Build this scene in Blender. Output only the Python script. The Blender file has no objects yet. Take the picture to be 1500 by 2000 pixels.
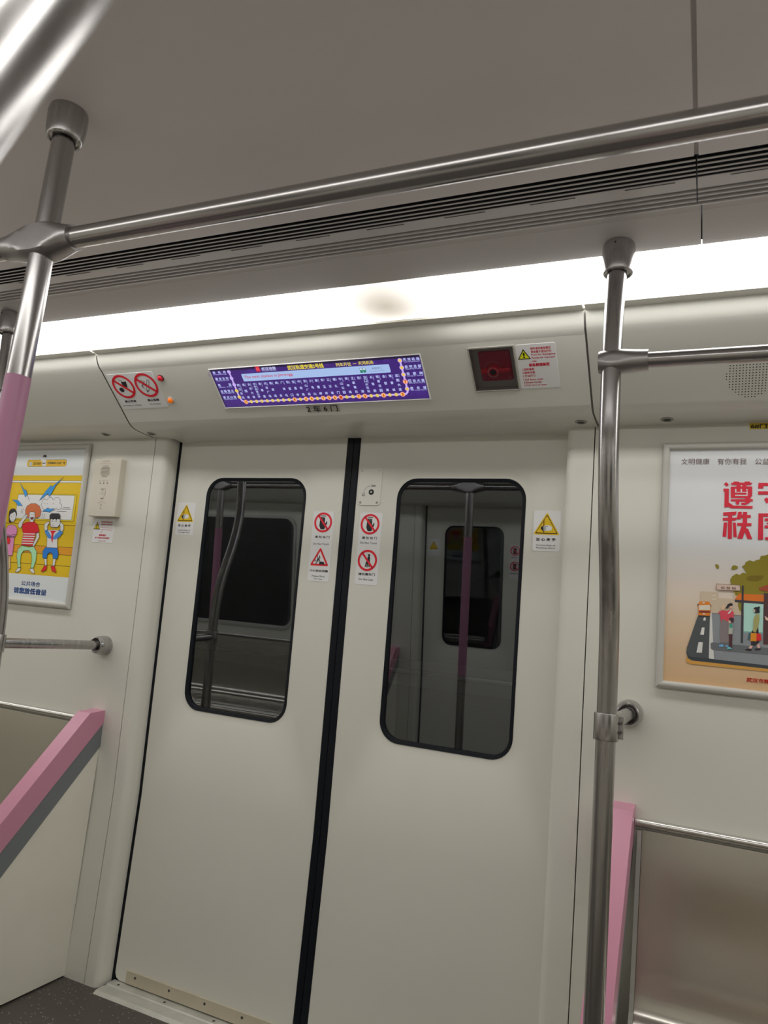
import bpy, bmesh, math, random
from mathutils import Vector, Matrix
from mathutils.geometry import tessellate_polygon

# ------------------------------------------------------------------ camera, world, exposure
scn = bpy.context.scene
COL = scn.collection
V = Vector
FPX, CX, CY = 1416.85, 750.0, 1000.0
CAM = V((1.0573, -2.0854, 1.2423))
RT = V((0.91180748, 0.39861017, 0.09857511))
UP = V((-0.02164136, -0.19308068, 0.98094419))
FW = V((-0.41004728, 0.89656555, 0.16742594))
cam_data = bpy.data.cameras.new('camera')
cam_data.sensor_fit = 'VERTICAL'
cam_data.sensor_height = 24.0
cam_data.lens = FPX / 2000.0 * 24.0
cam_data.clip_start = 0.02
cam_data.dof.use_dof = True
cam_data.dof.focus_distance = 1.95
cam_data.dof.aperture_fstop = 4.4
cam = bpy.data.objects.new('camera', cam_data)
COL.objects.link(cam)
m4 = Matrix(((RT.x, UP.x, -FW.x, CAM.x), (RT.y, UP.y, -FW.y, CAM.y), (RT.z, UP.z, -FW.z, CAM.z), (0, 0, 0, 1)))
cam.matrix_world = m4
scn.camera = cam
world = bpy.data.worlds.new('world')
world.use_nodes = True
world.node_tree.nodes['Background'].inputs[0].default_value = (0.02, 0.022, 0.025, 1)
world.node_tree.nodes['Background'].inputs[1].default_value = 0.3
scn.world = world
scn.view_settings.view_transform = 'Standard'
scn.view_settings.look = 'None'
scn.view_settings.exposure = 0.0
scn.view_settings.gamma = 1.0
scn.view_settings.use_curve_mapping = False
LIGHT = 6.75          # radiance of the two ceiling light strips
ILLUM = 0.56         # how bright a white sheet on the wall comes out (only used to turn seen print colours into albedo)

# ------------------------------------------------------------------ helpers
def lin(c):
    c = c / 255.0
    return c / 12.92 if c <= 0.04045 else ((c + 0.055) / 1.055) ** 2.4
def alb(rgb, k=ILLUM):
    return tuple(min(0.9, lin(c) / k) for c in rgb)
MATS = {}
def mat(name, color, rough=0.5, metal=0.0, spec=0.5, noise=0.0, nscale=8.0, bump=0.0, bscale=60.0, stretch=None, rnoise=0.0):
    if name in MATS: return MATS[name]
    m = bpy.data.materials.new(name); m.use_nodes = True
    nt = m.node_tree; b = nt.nodes['Principled BSDF']
    b.inputs['Base Color'].default_value = (*color, 1)
    b.inputs['Roughness'].default_value = rough
    b.inputs['Metallic'].default_value = metal
    b.inputs['Specular IOR Level'].default_value = spec
    if noise or bump or rnoise:
        tc = nt.nodes.new('ShaderNodeTexCoord'); mp = nt.nodes.new('ShaderNodeMapping')
        nt.links.new(tc.outputs['Object'], mp.inputs[0])
        if stretch: mp.inputs['Scale'].default_value = stretch
        n = nt.nodes.new('ShaderNodeTexNoise'); n.inputs['Scale'].default_value = nscale; n.inputs['Detail'].default_value = 4
        nt.links.new(mp.outputs[0], n.inputs['Vector'])
        if noise:
            r = nt.nodes.new('ShaderNodeValToRGB')
            r.color_ramp.elements[0].position = 0.3; r.color_ramp.elements[1].position = 0.7
            r.color_ramp.elements[0].color = (*[c * (1 - noise) for c in color], 1)
            r.color_ramp.elements[1].color = (*[min(1, c * (1 + noise)) for c in color], 1)
            nt.links.new(n.outputs['Fac'], r.inputs[0]); nt.links.new(r.outputs[0], b.inputs['Base Color'])
        if rnoise:
            mr = nt.nodes.new('ShaderNodeMapRange')
            mr.inputs[3].default_value = max(0.02, rough - rnoise); mr.inputs[4].default_value = rough + rnoise
            nt.links.new(n.outputs['Fac'], mr.inputs[0]); nt.links.new(mr.outputs[0], b.inputs['Roughness'])
        if bump:
            n2 = nt.nodes.new('ShaderNodeTexNoise'); n2.inputs['Scale'].default_value = bscale; n2.inputs['Detail'].default_value = 3
            nt.links.new(mp.outputs[0], n2.inputs['Vector'])
            bp = nt.nodes.new('ShaderNodeBump'); bp.inputs['Strength'].default_value = bump; bp.inputs['Distance'].default_value = 0.002
            nt.links.new(n2.outputs['Fac'], bp.inputs['Height']); nt.links.new(bp.outputs[0], b.inputs['Normal'])
    MATS[name] = m
    return m
def emis(name, color, strength, base=(0.02, 0.02, 0.02)):
    if name in MATS: return MATS[name]
    m = bpy.data.materials.new(name); m.use_nodes = True
    b = m.node_tree.nodes['Principled BSDF']
    b.inputs['Base Color'].default_value = (*base, 1); b.inputs['Roughness'].default_value = 0.3
    b.inputs['Emission Color'].default_value = (*color, 1); b.inputs['Emission Strength'].default_value = strength
    MATS[name] = m
    return m
def glass_mat(name, tint, refl, rough=0.0):
    m = bpy.data.materials.new(name); m.use_nodes = True
    nt = m.node_tree; nt.nodes.clear()
    out = nt.nodes.new('ShaderNodeOutputMaterial'); mx = nt.nodes.new('ShaderNodeMixShader')
    tr = nt.nodes.new('ShaderNodeBsdfTransparent'); gl = nt.nodes.new('ShaderNodeBsdfGlossy')
    tr.inputs[0].default_value = (*tint, 1); gl.inputs['Roughness'].default_value = rough
    gl.inputs[0].default_value = (0.93, 0.97, 1.0, 1)
    lw = nt.nodes.new('ShaderNodeLayerWeight'); lw.inputs[0].default_value = 0.25
    mr = nt.nodes.new('ShaderNodeMapRange'); mr.inputs[3].default_value = refl; mr.inputs[4].default_value = 0.9
    nt.links.new(lw.outputs['Fresnel'], mr.inputs[0])
    nt.links.new(mr.outputs[0], mx.inputs[0]); nt.links.new(tr.outputs[0], mx.inputs[1]); nt.links.new(gl.outputs[0], mx.inputs[2])
    nt.links.new(mx.outputs[0], out.inputs[0])
    return m

PAINT = mat('cream white wall panel', (0.80, 0.79, 0.71), 0.36, noise=0.015, nscale=3, bump=0.03, bscale=300)
LEAFP = mat('cream white door paint', (0.80, 0.79, 0.71), 0.42, noise=0.015, nscale=3)
COVEP = mat('glossy cream cove panel', (0.84, 0.835, 0.765), 0.30)
CEILP = mat('grey white ceiling panel', (0.90, 0.85, 0.84), 0.36, noise=0.02, nscale=2)
VENTP = mat('grey white aluminium slat', (0.72, 0.69, 0.675), 0.35)
CAVITY = mat('dark duct cavity', (0.05, 0.05, 0.06), 0.8)
GREYTR = mat('grey trim', (0.40, 0.39, 0.36), 0.45)
RUBBER = mat('black rubber', (0.005, 0.007, 0.011), 0.5, spec=0.25, bump=0.15, bscale=90)
STEEL = mat('brushed stainless tube', (0.44, 0.425, 0.42), 0.25, metal=1, noise=0.14, rnoise=0.08, nscale=95, stretch=(1, 1, 0.012))
STEELX = mat('brushed stainless rail', (0.46, 0.445, 0.44), 0.22, metal=1, noise=0.12, rnoise=0.06, nscale=95, stretch=(0.012, 1, 1))
BRIGHT = mat('bright stainless trim', (0.72, 0.70, 0.67), 0.2, metal=1)
CAST = mat('satin cast fitting', (0.46, 0.44, 0.44), 0.36, metal=1, noise=0.05, nscale=40)
SHEET = mat('rolled stainless seat sheet', (0.54, 0.51, 0.46), 0.17, metal=1, rnoise=0.03, nscale=1.2)
PINK = mat('pink sleeve vinyl', (0.52, 0.235, 0.37), 0.38)
PINKP = mat('pink painted beam', (0.68, 0.30, 0.42), 0.33)
GREYP = mat('blue grey beam underside', (0.20, 0.22, 0.23), 0.5)
PLATE = mat('off white partition plate', (0.86, 0.835, 0.73), 0.45, noise=0.03, nscale=5)
BOXP = mat('ivory plastic housing', (0.72, 0.665, 0.56), 0.45)
FRAMEP = mat('satin silver poster frame', (0.62, 0.60, 0.55), 0.35)
DARK = mat('near black plastic', (0.015, 0.015, 0.016), 0.5)
SCREWM = mat('dull steel screw', (0.45, 0.44, 0.42), 0.35, metal=1)
SCREWD = mat('dark screw recess', (0.06, 0.055, 0.05), 0.5)
KICK = mat('ivory kick plate', (0.60, 0.54, 0.41), 0.4, noise=0.05, nscale=8)
SILLM = mat('worn aluminium sill', (0.66, 0.66, 0.60), 0.45, metal=0.35, noise=0.12, nscale=14)
GLASS = glass_mat('tinted door glass', (0.52, 0.55, 0.58), 0.135)
GLASS2 = glass_mat('outer tinted glass', (0.50, 0.53, 0.56), 0.07)
GLASSW = glass_mat('clear side window', (0.6, 0.62, 0.65), 0.08)
CLEARC = glass_mat('clear cover', (0.86, 0.87, 0.88), 0.05)

def floor_mat():
    m = bpy.data.materials.new('speckled dark grey vinyl'); m.use_nodes = True
    nt = m.node_tree; b = nt.nodes['Principled BSDF']; b.inputs['Roughness'].default_value = 0.42
    tc = nt.nodes.new('ShaderNodeTexCoord'); vo = nt.nodes.new('ShaderNodeTexVoronoi'); vo.inputs['Scale'].default_value = 95
    nt.links.new(tc.outputs['Object'], vo.inputs['Vector'])
    lt = nt.nodes.new('ShaderNodeMath'); lt.operation = 'LESS_THAN'; lt.inputs[1].default_value = 0.20
    nt.links.new(vo.outputs['Distance'], lt.inputs[0])
    gt = nt.nodes.new('ShaderNodeSeparateColor'); nt.links.new(vo.outputs['Color'], gt.inputs[0])
    g2 = nt.nodes.new('ShaderNodeMath'); g2.operation = 'GREATER_THAN'; g2.inputs[1].default_value = 0.55
    nt.links.new(gt.outputs[0], g2.inputs[0])
    mu = nt.nodes.new('ShaderNodeMath'); mu.operation = 'MULTIPLY'
    nt.links.new(lt.outputs[0], mu.inputs[0]); nt.links.new(g2.outputs[0], mu.inputs[1])
    mx = nt.nodes.new('ShaderNodeMixRGB'); mx.inputs[1].default_value = (0.085, 0.075, 0.066, 1); mx.inputs[2].default_value = (0.42, 0.40, 0.36, 1)
    nt.links.new(mu.outputs[0], mx.inputs[0]); nt.links.new(mx.outputs[0], b.inputs['Base Color'])
    return m
FLOORM = floor_mat()

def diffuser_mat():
    # glowing diffuser; one stretch glows weaker and yellower by a dip in emission colour
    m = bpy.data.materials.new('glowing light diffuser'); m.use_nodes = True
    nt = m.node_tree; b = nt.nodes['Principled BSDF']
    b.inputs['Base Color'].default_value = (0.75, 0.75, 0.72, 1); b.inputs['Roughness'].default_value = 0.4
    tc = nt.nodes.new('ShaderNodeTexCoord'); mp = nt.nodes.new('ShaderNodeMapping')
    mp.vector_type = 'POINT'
    mp.inputs['Location'].default_value = (-DIM_SPOT[0] * 6.0, -DIM_SPOT[1] * 6.6, 0)
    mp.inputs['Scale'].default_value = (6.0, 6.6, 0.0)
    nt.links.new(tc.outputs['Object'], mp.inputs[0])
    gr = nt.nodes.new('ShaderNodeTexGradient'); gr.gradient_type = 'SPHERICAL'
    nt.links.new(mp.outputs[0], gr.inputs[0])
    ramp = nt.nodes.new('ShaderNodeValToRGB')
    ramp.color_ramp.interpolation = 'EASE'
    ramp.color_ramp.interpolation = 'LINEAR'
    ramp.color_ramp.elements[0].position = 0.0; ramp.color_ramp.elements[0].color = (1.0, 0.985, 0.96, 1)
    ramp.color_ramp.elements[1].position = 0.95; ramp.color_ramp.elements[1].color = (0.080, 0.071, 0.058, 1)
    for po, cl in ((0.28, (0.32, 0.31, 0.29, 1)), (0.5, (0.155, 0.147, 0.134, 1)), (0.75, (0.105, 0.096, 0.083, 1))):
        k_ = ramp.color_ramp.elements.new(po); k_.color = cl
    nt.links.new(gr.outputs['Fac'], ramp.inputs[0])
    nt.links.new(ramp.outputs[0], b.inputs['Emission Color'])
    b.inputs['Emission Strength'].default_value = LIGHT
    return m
DIM_SPOT = (0.30, -0.545)

def mkobj(name, verts, faces, mats, parent=None, mids=None, smooth=None, kind=None, label=None, cat=None, group=None, loc=None):
    me = bpy.data.meshes.new(name)
    me.from_pydata([tuple(v) for v in verts], [], faces)
    if not isinstance(mats, (list, tuple)): mats = [mats]
    for m in mats: me.materials.append(m)
    if mids: me.polygons.foreach_set('material_index', mids)
    if smooth is not None:
        me.polygons.foreach_set('use_smooth', [True] * len(me.polygons))
        me.set_sharp_from_angle(angle=math.radians(smooth))
    me.update()
    o = bpy.data.objects.new(name, me); COL.objects.link(o)
    if parent:
        o.parent = parent
        if parent.type == 'EMPTY': o.matrix_parent_inverse = Matrix.Translation(-V(parent.location))
    if loc: o.location = loc
    if kind: o['kind'] = kind
    if label: o['label'] = label
    if cat: o['category'] = cat
    if group: o['group'] = group
    return o
def root(name, label, cat, loc=(0, 0, 0), group=None, kind=None):
    o = bpy.data.objects.new(name, None); COL.objects.link(o); o.location = loc; o.empty_display_size = 0.05
    o['label'] = label
    if cat: o['category'] = cat
    if group: o['group'] = group
    if kind: o['kind'] = kind
    o.matrix_world = Matrix.Translation(loc)
    return o
def adopt(o, r):
    """parent o (built in world coordinates) to r, keeping it where it stands"""
    o.parent = r
    o.matrix_parent_inverse = Matrix.Translation(-V(r.location))
    return o

class MB:
    """collects geometry; back=True mirrors it across the car's centre plane"""
    def __init__(s, back=False): s.v = []; s.f = []; s.m = []; s.back = back
    def add(s, vs, fs, mi=0):
        k = len(s.v)
        for p in vs: s.v.append(V((p[0], YO - p[1], p[2])) if s.back else V(p))
        for f in fs:
            f = [i + k for i in f]
            s.f.append(f[::-1] if s.back else f); s.m.append(mi)
        return s
    def prism_x(s, prof, x0, x1, mi=0, closed=False, caps=False):
        n = len(prof); vs = [(x0, y, z) for y, z in prof] + [(x1, y, z) for y, z in prof]
        fs = [(i, (i + 1) % n, n + (i + 1) % n, n + i) for i in range(n if closed else n - 1)]
        if caps: fs += [tuple(range(n - 1, -1, -1)), tuple(range(n, 2 * n))]
        return s.add(vs, fs, mi)
    def box(s, a, b, mi=0):
        x0, y0, z0 = a; x1, y1, z1 = b
        vs = [(x, y, z) for z in (z0, z1) for y in (y0, y1) for x in (x0, x1)]
        return s.add(vs, [(0, 2, 3, 1), (4, 5, 7, 6), (0, 1, 5, 4), (2, 6, 7, 3), (0, 4, 6, 2), (1, 3, 7, 5)], mi)
    def tube(s, pts, r, n=20, mi=0, caps=True):
        pts = [V(p) for p in pts]; rs = r if isinstance(r, (list, tuple)) else [r] * len(pts)
        t0 = (pts[1] - pts[0]).normalized()
        ref = V((0, 0, 1)) if abs(t0.z) < 0.9 else V((1, 0, 0))
        u = t0.cross(ref).normalized(); vs = []
        for i, p in enumerate(pts):
            t = (pts[min(i + 1, len(pts) - 1)] - pts[max(i - 1, 0)]).normalized()
            u = (u - t * u.dot(t)).normalized(); w = t.cross(u)
            for k in range(n):
                a = 2 * math.pi * k / n; vs.append(p + (u * math.cos(a) + w * math.sin(a)) * rs[i])
        fs = []
        for i in range(len(pts) - 1):
            for k in range(n):
                fs.append((i * n + k, i * n + (k + 1) % n, (i + 1) * n + (k + 1) % n, (i + 1) * n + k))
        if caps: fs += [tuple(range(n - 1, -1, -1)), tuple((len(pts) - 1) * n + k for k in range(n))]
        return s.add(vs, fs, mi)
    def lathe(s, base, axis, prof, n=28, mi=0):
        """prof: (radius, height along axis) pairs"""
        axis = V(axis).normalized(); base = V(base)
        ref = V((0, 0, 1)) if abs(axis.z) < 0.9 else V((1, 0, 0))
        u = axis.cross(ref).normalized(); w = axis.cross(u)
        vs = []
        for r_, h in prof:
            for k in range(n):
                a = 2 * math.pi * k / n; vs.append(base + axis * h + (u * math.cos(a) + w * math.sin(a)) * r_)
        fs = [(i * n + k, i * n + (k + 1) % n, (i + 1) * n + (k + 1) % n, (i + 1) * n + k) for i in range(len(prof) - 1) for k in range(n)]
        fs += [tuple(range(n - 1, -1, -1)), tuple((len(prof) - 1) * n + k for k in range(n))]
        return s.add(vs, fs, mi)
    def obj(s, name, mats, parent=None, smooth=None, **kw):
        return mkobj(name, s.v, s.f, mats, parent, s.m if isinstance(mats, (list, tuple)) else None, smooth, **kw)

# ------------------------------------------------------------------ the car's cross-section (metres; X along the train, Y into the near wall, Z up)
YO = -2.636            # mirror: back side point = (x, YO - y, z)
ZF = 0.035             # floor height
X0, X1 = -4.6, 4.6
KNEE, SLOPE = 0.627, 0.0479
def wy(z, y0=-0.064): return y0 - SLOPE * max(0.0, z - KNEE)

class Sheet:
    """a flat surface in the scene with local axes s (along the train) and t (up)"""
    def __init__(self, o, t, back=False):
        self.o = V(o); self.ex = V((1, 0, 0)); self.et = V(t).normalized(); self.n = self.ex.cross(self.et)
        if self.n.y > 0: self.n = -self.n
        self.back = back
    def px(self, x, y):
        d = FW + RT * ((x - CX) / FPX) - UP * ((y - CY) / FPX)
        p = CAM + d * ((self.o - CAM).dot(self.n) / d.dot(self.n)) - self.o
        return (p.dot(self.ex), p.dot(self.et))
    def at(self, s, t, h=0.0):
        p = self.o + self.ex * s + self.et * t + self.n * h
        return V((p.x, YO - p.y, p.z)) if self.back else p
def leansheet(y0, back=False): return Sheet((0, y0, KNEE), (0, -SLOPE, 1), back)
LEAF = leansheet(0.0)
WALL = leansheet(-0.064)
COVE = Sheet((0, -0.376, 1.976), (0, -0.77, 0.638))
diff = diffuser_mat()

def rrect(s0, t0, s1, t1, r, n=5):
    if s1 < s0: s0, s1 = s1, s0
    if t1 < t0: t0, t1 = t1, t0
    out = []
    for cx_, cy_, a0 in ((s1 - r, t1 - r, 0), (s0 + r, t1 - r, 90), (s0 + r, t0 + r, 180), (s1 - r, t0 + r, 270)):
        for k in range(n + 1):
            a = math.radians(a0 + 90.0 * k / n); out.append((cx_ + r * math.cos(a), cy_ + r * math.sin(a)))
    return out
def circ(c, r, n=24, r2=None):
    r2 = r if r2 is None else r2
    return [(c[0] + r * math.cos(2 * math.pi * k / n), c[1] + r2 * math.sin(2 * math.pi * k / n)) for k in range(n)]

class Print:
    """flat print laid on a Sheet: coloured polygons and lettering, a hair above each other"""
    def __init__(self, sheet, h0=0.0, glow=None):
        self.sh = sheet; self.h0 = h0; self.v = []; self.f = []; self.m = []; self.mats = []; self.keys = {}; self.glow = glow
    def _mi(self, col):
        k = tuple(col)
        if k not in self.keys:
            self.keys[k] = len(self.mats)
            nm = 'print %d %d %d' % k
            if self.glow: self.mats.append(emis('screen ' + nm, tuple(lin(c) for c in k), self.glow))
            else: self.mats.append(mat('ink ' + nm, alb(k), 0.45))
        return self.keys[k]
    def tri(self, pts, fs, col, L):
        k = len(self.v); mi = self._mi(col); h = self.h0 + 0.00022 * L
        self.v += [self.sh.at(a, b, h) for a, b in pts]
        for f in fs:
            a, b, c = [self.v[k + i] for i in f[:3]]
            n = (b - a).cross(c - a); want = self.sh.n if not self.sh.back else V((self.sh.n.x, -self.sh.n.y, self.sh.n.z))
            f = [i + k for i in f]
            self.f.append(f if n.dot(want) >= 0 else f[::-1]); self.m.append(mi)
    def poly(self, pts, col, L=1):
        if len(pts) < 3: return
        tr = tessellate_polygon([[V((a, b, 0)) for a, b in pts]])
        self.tri(pts, [tuple(t) for t in tr], col, L)
    def pxpoly(self, pts, col, L=1): self.poly([self.sh.px(*p) for p in pts], col, L)
    def ring(self, c, r1, r0, col, L=1, n=36):
        a = circ(c, r1, n); b = circ(c, r0, n)
        self.tri(a + b, [(i, (i + 1) % n, n + (i + 1) % n, n + i) for i in range(n)], col, L)
    def stroke(self, pts, w, col, L=1, close=False):
        if close: pts = list(pts) + [pts[0]]
        for a, b in zip(pts[:-1], pts[1:]):
            d = V((b[0] - a[0], b[1] - a[1])); l = d.length
            if l < 1e-7: continue
            d /= l; q = V((-d.y, d.x)) * w * 0.5; e = d * w * 0.3
            self.tri([(a[0] - e.x + q.x, a[1] - e.y + q.y), (a[0] - e.x - q.x, a[1] - e.y - q.y), (b[0] + e.x - q.x, b[1] + e.y - q.y), (b[0] + e.x + q.x, b[1] + e.y + q.y)], [(0, 1, 2, 3)], col, L)
    def pxstroke(self, pts, w, col, L=1, close=False): self.stroke([self.sh.px(*p) for p in pts], w, col, L, close)
    def textbox(self, txt, s0, t0, s1, t1, col, L=2, bold=0.0, rot=False, keep=False):
        cu = bpy.data.curves.new('lettering', 'FONT'); cu.body = txt; cu.resolution_u = 2
        o = bpy.data.objects.new('lettering', cu); me = bpy.data.meshes.new_from_object(o)
        vs = [(v.co.x, v.co.y) for v in me.vertices]; fs = [tuple(p.vertices) for p in me.polygons]
        bpy.data.objects.remove(o); bpy.data.curves.remove(cu); bpy.data.meshes.remove(me)
        if not vs: return
        if rot: vs = [(y, -x) for x, y in vs]
        ax = min(v[0] for v in vs); bx = max(v[0] for v in vs); ay = min(v[1] for v in vs); by = max(v[1] for v in vs)
        fx = (s1 - s0) / max(bx - ax, 1e-6); fy = (t1 - t0) / max(by - ay, 1e-6)
        if keep:
            f_ = min(fx, fy); ox = (s1 - s0 - f_ * (bx - ax)) / 2; oy = (t1 - t0 - f_ * (by - ay)) / 2; fx = fy = f_
        else: ox = oy = 0
        b = min(bold, 0.03) * 1.5
        for bx_, by_ in (((0, 0),) if not b else ((b, b), (-b, b), (-b, -b), (b, -b))):
            self.tri([(s0 + ox + (x - ax + bx_) * fx, t0 + oy + (y - ay + by_) * fy) for x, y in vs], fs, col, L)
    def pxtext(self, txt, bl, br, tl, col, L=2, bold=0.0):
        """bl, br, tl: photo positions of the bottom-left, bottom-right, top-left of the lettering"""
        a = self.sh.px(*bl); b = self.sh.px(*br); c = self.sh.px(*tl)
        self.textbox(txt, a[0], (a[1] + b[1]) / 2, b[0], (a[1] + b[1]) / 2 + (c[1] - a[1]), col, L, bold)
    def obj(self, name, parent=None, **kw):
        return mkobj(name, self.v, self.f, self.mats, parent, self.m, **kw)

def slab(sheet, outline, h0, h1, bevel=0.0):
    """thick plate with the given outline standing off a Sheet from height h0 to h1; returns MB"""
    mb = MB(); n = len(outline)
    def ins(d):
        cx_ = sum(p[0] for p in outline) / n; cy_ = sum(p[1] for p in outline) / n
        w = max(p[0] for p in outline) - min(p[0] for p in outline); h = max(p[1] for p in outline) - min(p[1] for p in outline)
        return [(cx_ + (p[0] - cx_) * (1 - 2 * d / w), cy_ + (p[1] - cy_) * (1 - 2 * d / h)) for p in outline]
    rings = [[sheet.at(a, b, h0) for a, b in outline]]
    if bevel:
        rings.append([sheet.at(a, b, h1 - bevel) for a, b in outline])
        rings.append([sheet.at(a, b, h1) for a, b in ins(bevel)])
        top = ins(bevel)
    else:
        rings.append([sheet.at(a, b, h1) for a, b in outline]); top = outline
    vs = [p for r_ in rings for p in r_]; fs = []
    flip = sheet.back
    for i in range(len(rings) - 1):
        for k in range(n):
            f = (i * n + k, i * n + (k + 1) % n, (i + 1) * n + (k + 1) % n, (i + 1) * n + k)
            fs.append(f)
    fs.append(tuple((len(rings) - 1) * n + k for k in range(n)))
    # make the top face look away from the sheet
    a, b, c = vs[fs[-1][0]], vs[fs[-1][1]], vs[fs[-1][2]]
    nn = V((0, 0, 0))
    f = fs[-1]
    for i in range(len(f)): nn += (vs[f[i]]).cross(vs[f[(i + 1) % len(f)]])
    want = V((sheet.n.x, -sheet.n.y, sheet.n.z)) if sheet.back else sheet.n
    if nn.dot(want) < 0: fs = [g[::-1] for g in fs]
    mb.add(vs, fs); return mb
def bar2(sheet, quad, h0, h1, bevel=0.0): return slab(sheet, quad, h0, h1, bevel)
def holed(outer, holes, at, mi=0, mb=None, want=None):
    """flat face with holes; at(s,t)->point"""
    mb = mb or MB()
    allp = list(outer) + [p for h in holes for p in h]
    tr = tessellate_polygon([[V((a, b, 0)) for a, b in outer]] + [[V((a, b, 0)) for a, b in h] for h in holes])
    vs = [at(a, b) for a, b in allp]; fs = []
    for t in tr:
        a, b, c = (vs[i] for i in t)
        fs.append(tuple(t) if (want is None or (b - a).cross(c - a).dot(want) >= 0) else tuple(t)[::-1])
    mb.add(vs, fs, mi); return mb

# ------------------------------------------------------------------ structure: floor, ceiling, walls, cove trim
MB().box((X0, YO - 0.1, ZF - 0.03), (X1, 0.1, ZF)).obj('floor', FLOORM, kind='structure', label='dark grey speckled vinyl floor of the carriage')
CEILZ = 2.10
SEAMX = 1.0225
YV = -0.8785
for nm, a, b in (('ceiling', X0, SEAMX - 0.0035), ('ceiling', SEAMX + 0.0035, X1)):
    e0 = 0.004
    mb = MB(); y0, y1 = YO - YV, YV
    mb.add([(a, y0, CEILZ), (b, y0, CEILZ), (b, y1, CEILZ), (a, y1, CEILZ), (a, y0, CEILZ + 0.02), (b, y0, CEILZ + 0.02), (b, y1, CEILZ + 0.02), (a, y1, CEILZ + 0.02)],
           [(3, 2, 1, 0), (0, 1, 5, 4), (1, 2, 6, 5), (2, 3, 7, 6), (3, 0, 4, 7)])
    mb.obj(nm, CEILP, kind='structure', label='grey white ceiling panel left of the joint line' if a < 0 else 'grey white ceiling panel right of the joint line')
MB().box((X0, YO, CEILZ + 0.05), (X1, 0, CEILZ + 0.07)).obj('trim_9', CAVITY, kind='structure', label='dark space above the ceiling')

# side walls with the door openings and, on the far side, a long window
WPROF = [(wy(ZF), ZF), (wy(KNEE), KNEE), (wy(1.9), 1.9)]
def wallpiece(mb, a, b, y0=-0.064):
    pr = [(wy(ZF, y0), ZF), (wy(KNEE, y0), KNEE), (wy(1.9, y0), 1.9)]
    mb.prism_x([p for p in pr] + [(pr[2][0] + 0.03, 1.9), (0.0, KNEE), (0.0, ZF)], a, b, closed=True, caps=True)
SEAMW = 0.766
mb = MB(); wallpiece(mb, X0, -SEAMW - 0.0015); wallpiece(mb, SEAMW + 0.0015, X1)
mb.obj('wall_front', PAINT, kind='structure', label='cream white wall panels on both sides of the door, behind the benches')
def jamb(sx, edge, back=False):
    """door post: flat face, rounded edge and reveal; sx = side of the opening"""
    mb = MB(back); r = 0.022; zs = [ZF, KNEE, 1.9]
    pts = [(SEAMW - 0.0015, 0.0), (SEAMW - 0.0015, -0.064), (edge + r, -0.064)]
    for k in range(1, 7):
        a = math.radians(90 * k / 6); pts.append((edge + r - r * math.sin(a), -0.064 + r - r * math.cos(a)))
    pts += [(edge, 0.0015), (edge + 0.03, 0.0015)]
    n = len(pts); vs = []; 
    for z in zs:
        off = wy(z, 0)
        vs += [(sx * x, y + off, z) for x, y in pts]
    fs = [(i * n + k, i * n + (k + 1) % n, (i + 1) * n + (k + 1) % n, (i + 1) * n + k) for i in range(2) for k in range(n - 1)]
    if sx < 0: fs = [f[::-1] for f in fs]
    fs = [f[::-1] for f in fs]
    mb.add(vs, fs); return mb
jamb(-1, 0.712).obj('trim_1', PAINT, smooth=40, kind='structure', label='rounded white door post left of the doors')
jamb(1, 0.690).obj('trim_2', PAINT, smooth=40, kind='structure', label='rounded white door post right of the doors')
jamb(-1, 0.712, True).obj('trim_3', PAINT, smooth=40, kind='structure', label='far side door post, left')
jamb(1, 0.712, True).obj('trim_4', PAINT, smooth=40, kind='structure', label='far side door post, right')
mb = MB()   # black gasket seen in the slot between post and leaf
for x0, x1 in ((-0.74, -0.699), (0.7015, 0.74)):
    for back in (False, True):
        g = MB(back); g.prism_x([(0.001 + wy(z, 0), z) for z in (ZF, KNEE, 1.88)], x0, x1)
        mb.v += [p for p in g.v]; k = len(mb.v) - len(g.v); mb.f += [tuple(i + k for i in f) for f in g.f]; mb.m += g.m
mb.obj('trim_5', RUBBER, kind='structure', label='black rubber gasket in the slots beside the door leaves')

# far side wall: panels, a long window (x -3.2 .. -1.66) and plain wall elsewhere
mb = MB(True); wallpiece(mb, X0, -3.2); wallpiece(mb, -1.66, -SEAMW - 0.0015); wallpiece(mb, SEAMW + 0.0015, 1.66); wallpiece(mb, 3.2, X1)
BW = leansheet(-0.064, True)
def t_of(z): return (z - KNEE) * math.sqrt(1 + SLOPE ** 2)
for a, b in ((-3.2, -1.66), (1.66, 3.2)):
    mb.prism_x([(wy(ZF), ZF), (wy(KNEE), KNEE)], a, b)
    hole = rrect(a + 0.03, t_of(0.93), b - 0.03, t_of(1.76), 0.09)
    tmp = holed([(a, 0), (b, 0), (b, t_of(1.9)), (a, t_of(1.9))], [hole], lambda s, t: BW.at(s, t, 0), want=V((0, 1, 0)))
    k = len(mb.v); mb.v += tmp.v; mb.f += [tuple(i + k for i in f) for f in tmp.f]; mb.m += tmp.m
mb.obj('wall_back', PAINT, kind='structure', label='cream white wall panels of the far side with a long window above the bench')
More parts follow.
